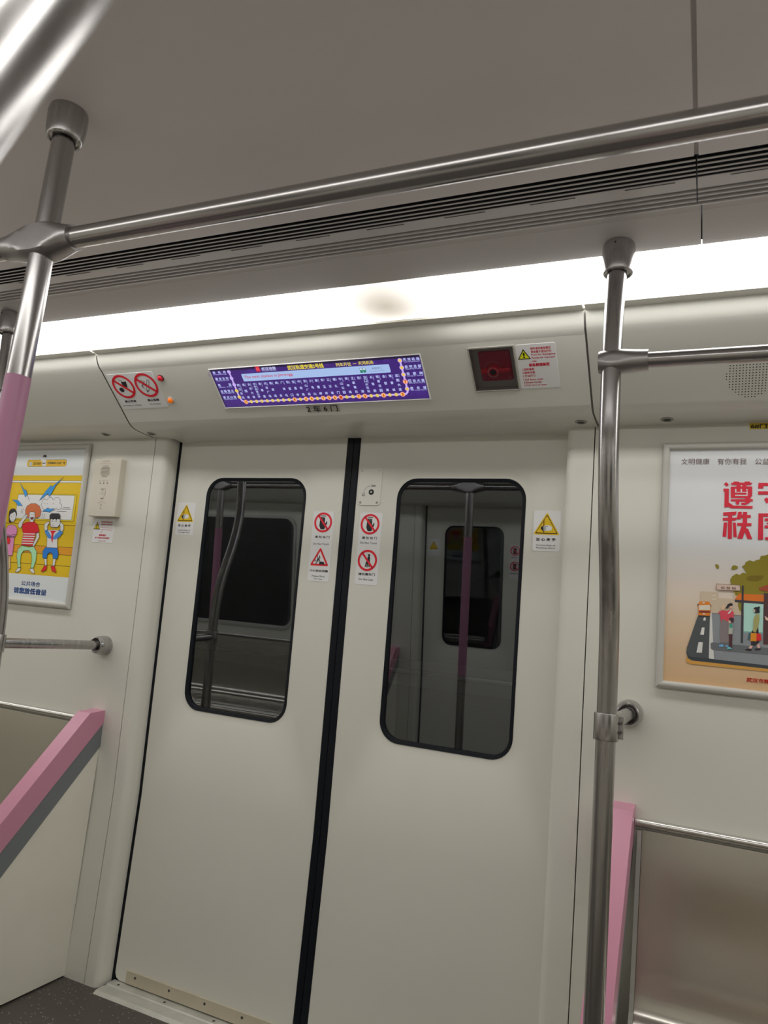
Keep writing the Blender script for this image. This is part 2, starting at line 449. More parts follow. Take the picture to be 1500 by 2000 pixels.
for i, (a, b) in enumerate(((-3.2, -1.66), (1.66, 3.2))):
    hole = rrect(a + 0.03, t_of(0.93), b - 0.03, t_of(1.76), 0.09)
    w = MB(); n = len(hole)
    inn = rrect(a + 0.05, t_of(0.95), b - 0.05, t_of(1.74), 0.08)
    w.add([BW.at(s, t, 0.006) for s, t in hole] + [BW.at(s, t, 0.006) for s, t in inn] + [BW.at(s, t, -0.03) for s, t in inn],
          [(k, (k + 1) % n, n + (k + 1) % n, n + k) for k in range(n)] + [(n + k, n + (k + 1) % n, 2 * n + (k + 1) % n, 2 * n + k) for k in range(n)])
    fr = w.obj('window_%d' % (i + 1), FRAMEP, kind='structure', label='long side window above the far bench')
    g = MB(); g.add([BW.at(s, t, -0.02) for s, t in inn], [tuple(range(n))]); g.obj('glass_pane', GLASSW, fr)
# end walls and the tunnel outside
mb = MB(); mb.box((X0 - 0.03, YO, 0), (X0, 0, 2.14)); mb.obj('wall_left', PAINT, kind='structure', label='end wall of the carriage, left')
mb = MB(); mb.box((X1, YO, 0), (X1 + 0.03, 0, 2.14)); mb.obj('wall_right', PAINT, kind='structure', label='end wall of the carriage, right')
TUN = mat('dark tunnel concrete', (0.035, 0.037, 0.045), 0.9, noise=0.3, nscale=4)
mb = MB(); mb.prism_x([(0.0, -0.3), (1.0, -0.3), (1.0, 2.6), (0.0, 2.6)], X0, X1); mb.prism_x([(YO, 2.6), (YO - 1.0, 2.6), (YO - 1.0, -0.3), (YO, -0.3)], X0, X1)
mb.obj('wall_outside', TUN, kind='structure', label='dark tunnel wall behind the door glass')
MB().box((X0, 0.40, 1.075), (X1, 0.44, 1.165)).obj('trim_10', mat('tunnel cable tray', (0.30, 0.28, 0.26), 0.4, metal=0.8), kind='structure', label='cable tray along the tunnel wall outside')
MB().tube([(X0, 0.385, 1.125), (X1, 0.385, 1.125)], 0.011).obj('trim_21', mat('tunnel pipe', (0.75, 0.73, 0.68), 0.16, metal=1), kind='structure', label='bright pipe along the tunnel wall outside')

# overhead cove: slanted face, flat underside; sections with open joints
CP = [(-0.440, 2.049), (-0.437, 2.036), (-0.430, 2.022), (-0.421, 2.011), (-0.408, 2.0025)]
CF0, CF1 = (-0.408, 2.0025), (-0.256, 1.8766)
CB = [(-0.256, 1.8766), (-0.247, 1.8705), (-0.237, 1.8655), (-0.224, 1.8620), (-0.205, 1.8605), (-0.19, 1.8600)]
JX = 0.775
def cove(mb, a, b, yend, hole=None):
    mb.prism_x([(-0.47, 2.0495)] + CP, a, b)
    mb.prism_x(CB + [(yend, 1.8590)], a, b)
    if hole:
        t0 = COVE_T(CF1); t1 = COVE_T(CF0)
        tmp = holed([(a, t0), (b, t0), (b, t1), (a, t1)], [hole], lambda s, t: COVE.at(s, t, 0), want=COVE.n)
        k = len(mb.v); mb.v += tmp.v; mb.f += [tuple(i + k for i in f) for f in tmp.f]; mb.m += tmp.m
    else: mb.prism_x([CF0, CF1], a, b)
    return mb
def COVE_T(p): return (V((0, p[0], p[1])) - COVE.o).dot(COVE.et)
e = [COVE.px(*p) for p in ((917, 682), (1003, 676), (1012, 760), (929, 763))]
EB = ((e[0][0] + e[3][0]) / 2, (e[2][1] + e[3][1]) / 2, (e[1][0] + e[2][0]) / 2, (e[0][1] + e[1][1]) / 2)   # s0,t0,s1,t1 of the release box
hole = [(EB[0], EB[1]), (EB[2], EB[1]), (EB[2], EB[3]), (EB[0], EB[3])]
G = 0.0025
def weld(o, ang=35):
    bm = bmesh.new(); bm.from_mesh(o.data); bmesh.ops.remove_doubles(bm, verts=bm.verts, dist=1e-5)
    bmesh.ops.recalc_face_normals(bm, faces=bm.faces); bm.to_mesh(o.data); bm.free()
    o.data.polygons.foreach_set('use_smooth', [True] * len(o.data.polygons)); o.data.set_sharp_from_angle(angle=math.radians(ang)); return o
# the middle section: its underside steps up a little over the doorway
mb = MB(); a, b = -JX + G, JX - G
mb.prism_x([(-0.47, 2.0495)] + CP, a, b)
mb.prism_x(CB, a, b)
tmp = holed([(a, COVE_T(CF1)), (b, COVE_T(CF1)), (b, COVE_T(CF0)), (a, COVE_T(CF0))], [hole], lambda s, t: COVE.at(s, t, 0), want=COVE.n)
k = len(mb.v); mb.v += tmp.v; mb.f += [tuple(i + k for i in f) for f in tmp.f]; mb.m += tmp.m
up = 0.007
xs = [a, -0.655, -0.625, 0.625, 0.655, b]; hs = [0, 0, up, up, 0, 0]
ys = [(-0.19, 0.0), (-0.165, 1.0), (-0.108, 1.0)]
for j in range(2):
    for i in range(5):
        q = [(xs[i], ys[j][0], 1.860 + hs[i] * ys[j][1]), (xs[i + 1], ys[j][0], 1.860 + hs[i + 1] * ys[j][1]), (xs[i + 1], ys[j + 1][0], 1.8595 + hs[i + 1] * ys[j + 1][1]), (xs[i], ys[j + 1][0], 1.8595 + hs[i] * ys[j + 1][1])]
        mb.add(q, [(3, 2, 1, 0)])
mb.add([(-0.70, -0.108, 1.8595), (-0.655, -0.108, 1.8595), (-0.625, -0.108, 1.8595 + up), (0.625, -0.108, 1.8595 + up), (0.655, -0.108, 1.8595), (0.70, -0.108, 1.8595),
        (-0.70, -0.03, 1.8585), (-0.655, -0.03, 1.8585), (-0.625, -0.03, 1.8585), (0.625, -0.03, 1.8585), (0.655, -0.03, 1.8585), (0.70, -0.03, 1.8585)],
       [(i, i + 1, i + 7, i + 6) for i in range(5)])
weld(mb.obj('trim_6', COVEP, kind='structure', label='slanted glossy cove panel over the doors carrying the route display'))
weld(cove(MB(), X0, -JX - G, -0.10).obj('trim_7', COVEP, kind='structure', label='slanted glossy cove panel left of the door section'))
weld(cove(MB(), JX + G, X1, -0.10).obj('trim_8', COVEP, kind='structure', label='slanted glossy cove panel right of the door section with speaker holes'))
weld(cove(MB(True), X0, X1, -0.03).obj('trim_11', COVEP, kind='structure', label='slanted cove panel along the far side'))
mb = MB()   # grey backing strip behind the two joints
for s in (-1, 1):
    mb.prism_x([(y + 0.004, z + 0.0045) for y, z in CP + [CF1] + CB[1:]] + [(-0.10, 1.864)], s * JX - 0.012, s * JX + 0.012)
mb.obj('trim_12', GREYTR, kind='structure', label='grey backing in the joints of the cove')
mb = MB(); mb.box((X0, -0.47, 2.075), (X1, -0.44, 2.12)); mb.box((X0, YO + 0.44, 2.075), (X1, YO + 0.47, 2.12)); mb.box((X0, -0.22, 1.885), (X1, -0.03, 1.895)); mb.box((X0, YO + 0.03, 1.885), (X1, YO + 0.22, 1.895))
mb.obj('trim_13', CAVITY, kind='structure', label='dark space behind the cove')
# aluminium ledge under the light strip (its joint sits right of the middle)
def ledge(mb, a, b):
    mb.prism_x([(-0.452, 2.068), (-0.449, 2.0645), (-0.446, 2.0535), (-0.441, 2.0525), (-0.436, 2.0535), (-0.430, 2.062)], a, b); return mb
LJ = 0.545
ledge(MB(), X0, LJ - 0.0004).obj('trim_14', GREYTR, kind='structure', label='grey aluminium ledge under the light strip')
ledge(MB(), LJ + 0.0004, X1).obj('trim_15', GREYTR, kind='structure', label='grey aluminium ledge under the light strip, right of its joint')
ledge(MB(True), X0, X1).obj('trim_16', GREYTR, kind='structure', label='grey aluminium ledge on the far side')
MB().prism_x([(YV, 2.1025), (YO - YV, 2.1025)], SEAMX - 0.006, SEAMX + 0.006).obj('trim_22', mat('joint filler', (0.50, 0.46, 0.45), 0.5), kind='structure', label='grey filler in the ceiling joint')
# sloping soffit between vents and light
def soffit(mb, a, b): mb.prism_x([(-0.7299, 2.106), (-0.7299, 2.1035), (-0.7122, 2.1000), (-0.7115, 2.0995), (-0.622, 2.080), (-0.622, 2.09)], a, b); return mb
SX = 1.030
soffit(MB(), X0, SX - 0.0012).obj('trim_17', VENTP, kind='structure', label='light grey soffit between the vents and the light strip')
soffit(MB(), SX + 0.0012, X1).obj('trim_18', VENTP, kind='structure', label='light grey soffit right of the joint line')
soffit(MB(True), X0, X1).obj('trim_19', VENTP, kind='structure', label='light grey soffit on the far side')

# ------------------------------------------------------------------ doors
def leafpt(s, t, h, back):   # s along X, t = height z, h = offset towards the room
    p = V((s, wy(t, 0) - h, t)); return V((p.x, YO - p.y, p.z)) if back else p
def make_leaf(name, sx, back, label, lean=0.056, yaw=0.0):
    """sx=-1: left leaf; window, gasket, glass, kick plate, rubber edge"""
    xi, xo = 0.0245, (0.699 if sx < 0 else 0.7015)
    want = V((0, 1 if back else -1, 0))
    xa, xb = sorted((sx * xi, sx * xo))
    WX0, WX1, WZ0, WZ1 = 0.1645, 0.5695, 0.932, 1.7305
    wa, wb = sorted((sx * WX0, sx * WX1))
    H0 = rrect(wa - 0.034, WZ0 - 0.034, wb + 0.034, WZ1 + 0.034, 0.092, 8)
    H1 = rrect(wa - 0.022, WZ0 - 0.022, wb + 0.022, WZ1 + 0.022, 0.082, 8)
    H2 = rrect(wa - 0.001, WZ0 - 0.001, wb + 0.001, WZ1 + 0.001, 0.064, 8)
    n = len(H0)
    mb = MB()
    P = lambda s, t: leafpt(s, t, 0, back)
    holed([(xa, KNEE), (xb, KNEE), (xb, 1.875), (xa, 1.875)], [H0], P, mb=mb, want=want)
    zb = 0.047
    pr = [(xa, zb + 0.02), (xa + 0.02 if sx < 0 else xa, zb)] if sx < 0 else [(xa, zb)]
    low = ([(xa, zb + 0.02), (xa + 0.006, zb + 0.006), (xa + 0.02, zb), (xb, zb)] if sx < 0 else [(xa, zb), (xb - 0.02, zb), (xb - 0.006, zb + 0.006), (xb, zb + 0.02)])
    outer = low + [(xb, KNEE), (xa, KNEE)]
    holed(outer, [], P, mb=mb, want=want)
    # pressed rim round the window, then the return through the leaf
    rings = [[leafpt(a, b, h, back) for a, b in R_] for R_, h in ((H0, 0), (H1, -0.0055), (H2, -0.0055), (H2, -0.022))]
    vs = [p for r_ in rings for p in r_]; fs = [(i * n + k, i * n + (k + 1) % n, (i + 1) * n + (k + 1) % n, (i + 1) * n + k) for i in range(3) for k in range(n)]
    mb.add(vs, fs)
    # edges of the leaf
    loop = low + [(xb, KNEE), (xb, 1.875), (xa, 1.875), (xa, KNEE)]; m_ = len(loop)
    vs = [leafpt(a, b, 0, back) for a, b in loop] + [leafpt(a, b, -0.03, back) for a, b in loop]
    mb.add(vs, [(k, (k + 1) % m_, m_ + (k + 1) % m_, m_ + k) for k in range(m_)] )
    lf = mb.obj(name, LEAFP, kind='structure', label=label); weld(lf, 30)
    # black gasket ring
    g0 = rrect(wa + 0.0, WZ0 + 0.0, wb - 0.0, WZ1 - 0.0, 0.063, 8); g1 = rrect(wa + 0.010, WZ0 + 0.010, wb - 0.010, WZ1 - 0.010, 0.054, 8)
    g = MB(); rr = [[leafpt(a, b, h, back) for a, b in R_] for R_, h in ((g0, -0.0055), (g0, -0.004), (g1, -0.007), (g1, -0.026))]
    g.add([p for r_ in rr for p in r_], [(i * n + k, i * n + (k + 1) % n, (i + 1) * n + (k + 1) % n, (i + 1) * n + k) for i in range(3) for k in range(n)])
    gs = g.obj('window_gasket', RUBBER, lf); weld(gs, 30)
    zc = (WZ0 + WZ1) / 2; xc = (wa + wb) / 2
    def pane(depth, lean_, yaw_, m_, nm, lb):
        q = MB(); loop2 = rrect(wa + 0.004, WZ0 + 0.004, wb - 0.004, WZ1 - 0.004, 0.056, 8)
        vs = [(a, wy(zc, 0) + depth - lean_ * (b - zc) + yaw_ * (a - xc), b) for a, b in loop2]
        if back: vs = [(x, YO - y, z) for x, y, z in vs]
        q.add(vs, [tuple(range(n))]); o = q.obj(nm, m_, lf); o['label'] = lb; weld(o); return o
    pane(0.0125, lean, yaw, GLASS, 'glass_pane', 'tinted inner pane reflecting the carriage')
    if not back: pane(0.0215, lean - 0.0002, yaw + 0.0045, GLASS2, 'outer_glass_pane', 'tinted outer pane')
    # rubber finger guard along the meeting edge
    r_ = MB(); xs_ = [0.0004, 0.0010, 0.010, 0.021, 0.0255]; hs_ = [-0.006, 0.0016, 0.0028, 0.0030, -0.002]
    vs = []; zz = [0.05, KNEE, 1.874]
    for z in zz: vs += [leafpt(sx * x, z, h, back) for x, h in zip(xs_, hs_)]
    r_.add(vs, [(i * 5 + k, i * 5 + k + 1, (i + 1) * 5 + k + 1, (i + 1) * 5 + k) for i in range(2) for k in range(4)])
    weld(r_.obj('rubber_edge', RUBBER, lf), 40)
    if not back:
        sh = Sheet((0, 0.0, 0.0), (0, 0, 1))
        k0, k1 = sorted((sx * 0.0265, sx * 0.650))
        kp = slab(sh, [(k0, 0.048), (k1, 0.048), (k1, 0.0865), (k0, 0.0865)], 0.0, 0.0045, 0.0008).obj('kick_plate', KICK, lf)
        for q in range(5):
            x = sx * (0.612 - q * 0.139)
            s_ = MB(); s_.lathe((x, -0.0043, 0.0725), (0, -1, 0), [(0.0042, 0), (0.0042, 0.0008), (0.003, 0.0014), (0.0012, 0.0008)], 12)
            s_.obj('screw', SCREWD, kp)
    return lf
make_leaf('door_1', -1, False, 'left leaf of the white sliding door with a rounded window')
make_leaf('door_2', 1, False, 'right leaf of the white sliding door with a rounded window')
make_leaf('door_3', -1, True, 'left leaf of the far side door, seen mirrored in the glass')
make_leaf('door_4', 1, True, 'right leaf of the far side door, seen mirrored in the glass')
# door sill
sl = root('door_sill', 'worn grey metal door sill with dark screws at the foot of the doors', 'sill', (0, -0.05, ZF))
mb = MB(); mb.prism_x([(0.02, ZF), (0.02, 0.044), (-0.030, 0.044), (-0.034, 0.0415), (-0.047, 0.0415), (-0.050, 0.0435), (-0.078, 0.0425), (-0.090, 0.0365), (-0.091, ZF)], -0.700, 0.700)
mb.obj('sill_plate', SILLM, sl)
mb = MB(); mb.prism_x([(0.03, 0.0445), (0.004, 0.0445)], -0.700, 0.700); mb.obj('door_track', DARK, sl)
for q in range(8):
    x = -0.664 + q * 0.19
    MB().lathe((x, -0.018, 0.0438), (0, 0, 1), [(0.0048, 0), (0.0048, 0.0006), (0.002, 0.0003)], 12).obj('screw', SCREWD, sl)
mb = MB(True); mb.prism_x([(0.02, ZF), (0.02, 0.044), (-0.078, 0.0425), (-0.091, ZF)], -0.700, 0.700); mb.obj('trim_20', SILLM, kind='structure', label='far side door sill')

# ------------------------------------------------------------------ ceiling lights
LP = [(-0.622, 2.082), (-0.613, 2.0735), (-0.597, 2.066), (-0.575, 2.0600), (-0.55, 2.0565), (-0.52, 2.0545), (-0.49, 2.0550), (-0.468, 2.0580), (-0.452, 2.0640), (-0.449, 2.070)]
def light(a, b, back, label):
    r_ = root('ceiling_light', label, 'light', ((a + b) / 2, (YO + 0.54) if back else -0.54, 2.08), 'ceiling light strips')
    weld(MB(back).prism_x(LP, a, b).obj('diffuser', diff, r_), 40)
    MB(back).prism_x([(-0.615, 2.095), (-0.455, 2.095)], a, b).obj('lamp_tray', GREYTR, r_)
    return r_
light(X0, LJ - 0.0008, False, 'long glowing white light strip along the ceiling edge, left of its joint')
light(LJ + 0.0008, X1, False, 'glowing white light strip right of its joint, behind the steel pole')
light(X0, X1, True, 'glowing white light strip on the far side of the carriage')

# ------------------------------------------------------------------ air vents: slats, plate, grooved strip
def vent(a, b, back, label, slots):
    y0 = (YO + 0.80) if back else -0.80
    r_ = root('air_vent', label, 'vent', ((a + b) / 2, y0, 2.1), 'slatted ceiling air vents')
    MB(back).prism_x([(YV, 2.101), (YV, 2.150), (-0.8125, 2.150), (-0.8125, 2.101)], a, b).obj('duct', CAVITY, r_)
    for ya, yb in ((-0.8680, -0.8640), (-0.8545, -0.8505), (-0.8408, -0.8370), (-0.8286, -0.8248)):
        MB(back).prism_x([(ya, 2.1010), (ya, 2.1000), (ya + 0.0004, 2.0996), (yb - 0.0004, 2.0996), (yb, 2.1000), (yb, 2.1010)], a, b, closed=True, caps=True).obj('slat', VENTP, r_)
    MB(back).prism_x([(-0.8172, 2.1010), (-0.8172, 2.0996), (-0.784, 2.0996), (-0.784, 2.106)], a, b).obj('plate', VENTP, r_)
    MB(back).prism_x([(-0.784, 2.1030), (-0.7299, 2.1030)], a, b).obj('grooved_strip', mat('groove grey', (0.36, 0.345, 0.34), 0.5), r_)
    for ya, yb in ((-0.7744, -0.7707), (-0.7610, -0.7573), (-0.7461, -0.7426), (-0.7334, -0.7299)):
        MB(back).prism_x([(ya, 2.106), (ya, 2.0996), (yb, 2.0996), (yb, 2.106)], a, b).obj('rib', VENTP, r_)
    if slots:
        m0 = None
        k = 0
        for i in range(-9, 9):
            xa = 0.012 + 0.1775 * i
            if xa < a or xa + 0.087 > b: continue
            MB(back).box((xa, -0.8128, 2.0989), (xa + 0.087, -0.8112, 2.0999)).obj('slot', DARK, r_)
vent(X0, SEAMX - 0.0012, False, 'long slatted ceiling vent above the doors, left of the ceiling joint', True)
vent(SEAMX + 0.0012, X1, False, 'slatted ceiling vent right of the ceiling joint', True)
vent(X0, X1, True, 'slatted ceiling vent on the far side', False)

# ------------------------------------------------------------------ poles, rails and their fittings
def path(pts, n=10):
    """smooth curve through points (Catmull-Rom)"""
    pts = [V(p) for p in pts]; P = [pts[0] * 2 - pts[1]] + pts + [pts[-1] * 2 - pts[-2]]; out = []
    for i in range(1, len(P) - 2):
        for k in range(n):
            t = k / n; a, b, c, d = P[i - 1], P[i], P[i + 1], P[i + 2]
            out.append(0.5 * ((2 * b) + (c - a) * t + (2 * a - 5 * b + 4 * c - d) * t * t + (3 * b - a - 3 * c + d) * t ** 3))
    return out + [pts[-1]]
def eye_fitting(c, x0, x1, r_end, r_mid, flat, hz=1.0, one=False):
    """cast sleeve along X round a pole: round ends, bulging middle, an eye-shaped flat front and back"""
    mb = MB(); n = 32; secs = 17; vs = []
    for i in range(secs):
        t = i / (secs - 1); x = x0 + (x1 - x0) * t
        u = (x - c.x) / ((x1 - c.x) if x > c.x else (c.x - x0))
        u = min(1, abs(u)); r_ = r_end + (r_mid - r_end) * (math.cos(u * math.pi) * 0.5 + 0.5) ** 0.8
        if one and x < c.x: r_ = r_mid * math.sqrt(max(0.05, 1 - ((c.x - x) / (c.x - x0 + 0.004)) ** 2 * 0.35))
        for k in range(n):
            a = 2 * math.pi * k / n; y = r_ * math.cos(a); z = r_ * math.sin(a) * hz
            y = max(-flat, min(flat, y)); vs.append((x, c.y + y, c.z + z))
    fs = [(i * n + k, i * n + (k + 1) % n, (i + 1) * n + (k + 1) % n, (i + 1) * n + k) for i in range(secs - 1) for k in range(n)]
    fs += [tuple(range(n - 1, -1, -1)), tuple((secs - 1) * n + k for k in range(n))]
    mb.add(vs, fs); return mb
def cup(p, d, r0=0.033, r1=0.0290, h=0.058):
    """socket that holds a tube end: p on the surface, d pointing into the room"""
    return MB().lathe(p, d, [(r0 * 0.96, 0), (r0 * 0.98, 0.0015), (r0 * 1.005, h * 0.15), (r0 * 1.015, h * 0.32), (r0, h * 0.55), (r0 * 0.965, h * 0.75), (r1 * 1.04, h - 0.004), (r1, h - 0.0012), (r1 - 0.0015, h), (r1 - 0.0045, h), (r1 - 0.005, h - 0.004), (0.0195, h - 0.005)], 36)
PR = 0.0195; RR = 0.0172
RAILY, RAILZ = -1.29, 1.8465
def centre_pole(x, label):
    r_ = root('grab_pole', label, 'pole', (x, -1.29, ZF), 'upright poles in the aisle')
    MB().tube([(x, -1.29, 1.6035), (x, -1.29, 2.09)], PR, 32).obj('upper_tube', STEEL, r_, smooth=40)
    MB().tube([(x, -1.29, 0.95), (x, -1.29, 1.604)], PR + 0.0006, 32).obj('sleeve', PINK, r_, smooth=40, )['label'] = 'pink vinyl sleeve'
    MB().tube([(x, -1.29, ZF), (x, -1.29, 0.951)], PR, 32).obj('lower_tube', STEEL, r_, smooth=40)
    c_ = cup((x, -1.29, 2.10), (0, 0, -1)).obj('ceiling_socket', STEEL, r_, smooth=35)
    MB().lathe((x - 0.022, -1.29 - 0.0238, 2.093), (-0.68, -0.73, 0), [(0.0022, 0), (0.0022, 0.0012)], 10).obj('set_screw', SCREWD, c_)
    eye_fitting(V((x, -1.29, RAILZ)), x - 0.088, x + 0.072, 0.0225, 0.0365, 0.0245, 0.92).obj('cross_fitting', CAST, r_, smooth=28)
    cup((x, -1.29, ZF), (0, 0, 1)).obj('floor_socket', STEEL, r_, smooth=35)
    return r_
centre_pole(0.004, 'upright steel pole with a pink sleeve, nearest on the left, crossing the overhead rail')
centre_pole(-1.452, 'second pink sleeved pole further along the aisle, seen mirrored in the left door window')
hr = root('overhead_rail', 'long polished steel grab rail under the ceiling, crossing above the doors', 'rail', (0, RAILY, RAILZ))
for xa_, xb_ in ((X0 + 0.01, -1.452 - 0.0875), (-1.452 + 0.0715, 0.004 - 0.0875), (0.004 + 0.0715, X1 - 0.01)):
    MB().tube([(xa_, RAILY, RAILZ), (xb_, RAILY, RAILZ)], RR, 32).obj('rail_tube', STEELX, hr, smooth=40)

# ------------------------------------------------------------------ benches with slanted end partitions
BEAM_B = [(-0.144, 0.886), (-0.5025, 0.500)]
def partition(sx, back, label):
    m = lambda p: V((p[0], YO - p[1], p[2])) if back else V(p)
    xo, xi = sx * 0.846, sx * 0.904      # xo faces the doorway
    r_ = root('bench_end_partition', label, 'partition', tuple(m((sx * 0.875, -0.07, ZF))), 'pink edged bench end partitions')
    w = wy(0.85)
    top = [(w, 0.893), (-0.144, 0.8865), (-0.52, 0.4813), (-0.555, 0.435), (-0.555, 0.36)]
    mid = [(w, 0.857), (-0.070, 0.854), (-0.49, 0.410), (-0.505, 0.39), (-0.505, 0.36)]
    bot = [(w, 0.772), (-0.067, 0.772), (-0.455, 0.350), (-0.465, 0.34), (-0.465, 0.32)]
    def band(a, b, xa, xb, name, mt, lb):
        lo = a + b[::-1]; n = len(lo)
        vs = [m((xa, y, z)) for y, z in lo] + [m((xb, y, z)) for y, z in lo]
        mb = MB(); mb.add(vs, [(k, (k + 1) % n, n + (k + 1) % n, n + k) for k in range(n)])
        na = len(a)
        for o_ in (0, n):
            for k in range(na - 1): mb.add([vs[o_ + k], vs[o_ + k + 1], vs[o_ + n - 2 - k], vs[o_ + n - 1 - k]], [(0, 1, 2, 3)])
        o = mb.obj(name, mt, r_); weld(o, 20)
        bm = o.modifiers.new('soft edges', 'BEVEL'); bm.width = 0.0018; bm.segments = 2; bm.limit_method = 'ANGLE'; bm.angle_limit = math.radians(50)
        o['label'] = lb; return o
    band(top, mid, xo, xi, 'beam', PINKP, 'pink painted slanted beam')
    band(mid, bot, xo + sx * 0.003, xi - sx * 0.003, 'under_strip', GREYP, 'blue grey strip under the beam')
    lo = [(wy(ZF), 0.040), (wy(0.77), 0.774)] + [(y, z + 0.004) for y, z in bot[1:]] + [(-0.440, 0.30), (-0.345, 0.085), (-0.325, 0.052), (-0.305, 0.041)]
    n = len(lo); xa, xb = xo + sx * 0.006, xo + sx * 0.030
    mb = MB(); vs = [m((xa, y, z)) for y, z in lo] + [m((xb, y, z)) for y, z in lo]
    mb.add(vs, [(k, (k + 1) % n, n + (k + 1) % n, n + k) for k in range(n)])
    tr = tessellate_polygon([[V((y, z, 0)) for y, z in lo]])
    mb.add(vs, [tuple(t) for t in tr] + [tuple(i + n for i in t) for t in tr])
    o = mb.obj('side_plate', PLATE, r_); weld(o, 20)
    bm = o.modifiers.new('soft edges', 'BEVEL'); bm.width = 0.006; bm.segments = 3; bm.limit_method = 'ANGLE'; bm.angle_limit = math.radians(50)
    return r_
partition(-1, False, 'bench end left of the doors: slanted pink beam over a white side plate')
partition(1, False, 'bench end right of the doors: slanted pink beam behind the steel pole')
partition(-1, True, 'far side bench end with pink beam, seen mirrored')
ZB = 1.826   # height of the side rails on the bench poles
def bench_pole(sx, pts, label, back=False, gname='curved steel poles at the bench ends', mountx=0.882, ringz=1.108):
    m = lambda p: V((p[0], YO - p[1], p[2])) if back else V(p)
    P = path([m(p) for p in pts])
    r_ = root('bench_pole', label, 'pole', tuple(m((pts[-1][0], pts[-1][1], ZF))), gname)
    MB().tube(P, PR, 32).obj('bent_tube', STEEL, r_, smooth=40)
    top = m(pts[0]); c_ = cup(top, (0, 0, -1), 0.033, 0.0295, 0.066).obj('ceiling_socket', STEEL, r_, smooth=35)
    MB().lathe(top + V((-0.004, -0.0325 * (-1 if back else 1), -0.010)), (0, 1 if back else -1, 0), [(0.0022, 0), (0.0022, 0.0012)], 10).obj('set_screw', SCREWD, c_)
    def at_z(z):
        for a, b in zip(P[:-1], P[1:]):
            if (a.z - z) * (b.z - z) <= 0: return a + (b - a) * ((z - a.z) / (b.z - a.z))
    c = at_z(ZB); d = 1 if sx > 0 else -1
    x0, x1 = (c.x - 0.024, c.x + 0.070)
    mb = eye_fitting(c, x0, x1, 0.0215, 0.0262, 0.0235, 0.98, True)
    if d < 0: mb.v = [V((2 * c.x - p.x, p.y, p.z)) for p in mb.v]; mb.f = [f[::-1] for f in mb.f]
    mb.obj('rail_fitting', CAST, r_, smooth=28)
    MB().tube([c + V((d * 0.066, 0, 0)), V((d * (X1 - 0.02), c.y, c.z))], 0.0155, 28).obj('side_rail', STEELX, r_, smooth=40)
    # clamp ring with an arm to a wall flange
    q = at_z(ringz)
    rg = MB().lathe(q + V((0, 0, 0.026)), (0, 0, -1), [(PR, 0), (PR + 0.0045, 0.0), (PR + 0.0048, 0.001), (PR + 0.0048, 0.051), (PR + 0.0045, 0.052), (PR, 0.052)], 32).obj('clamp_ring', STEEL, r_, smooth=30)
    w = m((sx * mountx, wy(ringz), ringz + 0.004))
    MB().tube([q, w], 0.0155, 28).obj('arm', STEEL, r_, smooth=40)
    dd = (q - w).normalized()
    MB().box((-0.012, -0.004, -0.022), (0.012, 0.004, 0.022)).obj('clamp_lug', STEEL, rg).matrix_world = Matrix.Translation(q + V((d * 0.020, 0.012, 0))) 
    for dz in (-0.009, 0.009):
        MB().lathe(q + V((0.0262 if d > 0 else -0.0262, -0.002, dz)), (d, -0.5, 0), [(0.0028, 0), (0.0028, 0.002)], 10).obj('clamp_screw', SCREWD, rg)
    yn = V((0, 1 if back else -1, 0))
    MB().lathe(w, yn, [(0.033, -0.002), (0.0335, 0.006), (0.033, 0.018), (0.0315, 0.032), (0.0290, 0.044), (0.0270, 0.049), (0.0250, 0.050), (0.0225, 0.049), (0.0205, 0.044), (0.0155, 0.040)], 36).obj('wall_flange', STEEL, r_, smooth=30)
    return r_
RPTS = [(0.8725, -0.642, 2.0885), (0.872, -0.645, 2.05), (0.870, -0.650, 1.945), (0.870, -0.655, 1.842), (0.872, -0.652, 1.66), (0.8745, -0.625, 1.516), (0.876, -0.590, 1.425), (0.877, -0.556, 1.329), (0.877, -0.537, 1.23), (0.877, -0.526, 1.10), (0.877, -0.515, 0.835), (0.877, -0.510, 0.62), (0.877, -0.510, 0.512)]
bench_pole(1, RPTS, 'bent steel pole standing right of the doors with a clamp and side rail')
bench_pole(-1, [(-0.893, -0.672, 2.091), (-0.890, -0.670, 2.0), (-0.878, -0.670, 1.85), (-0.868, -0.660, 1.65), (-0.868, -0.626, 1.516), (-0.872, -0.592, 1.425), (-0.877, -0.560, 1.329), (-0.877, -0.540, 1.23), (-0.877, -0.530, 1.11), (-0.877, -0.518, 0.83), (-0.877, -0.512, 0.62), (-0.877, -0.512, 0.512)], 'bent steel pole left of the doors, mostly hidden behind the pink sleeved pole')
PR = 0.0135
bench_pole(1, [(0.850, -0.775, 2.090), (0.850, -0.772, 1.85), (0.846, -0.764, 1.66), (0.842, -0.730, 1.54), (0.841, -0.703, 1.459), (0.840, -0.684, 1.404), (0.842, -0.655, 1.32), (0.848, -0.610, 1.19), (0.860, -0.565, 1.00), (0.870, -0.535, 0.80), (0.877, -0.515, 0.60), (0.877, -0.510, 0.512)], 'blurred bright steel pole slanting across the upper left corner, close by', True)
PR = 0.0195
partition(1, True, 'far side bench end right of its doors, beside the nearest blurred pole')

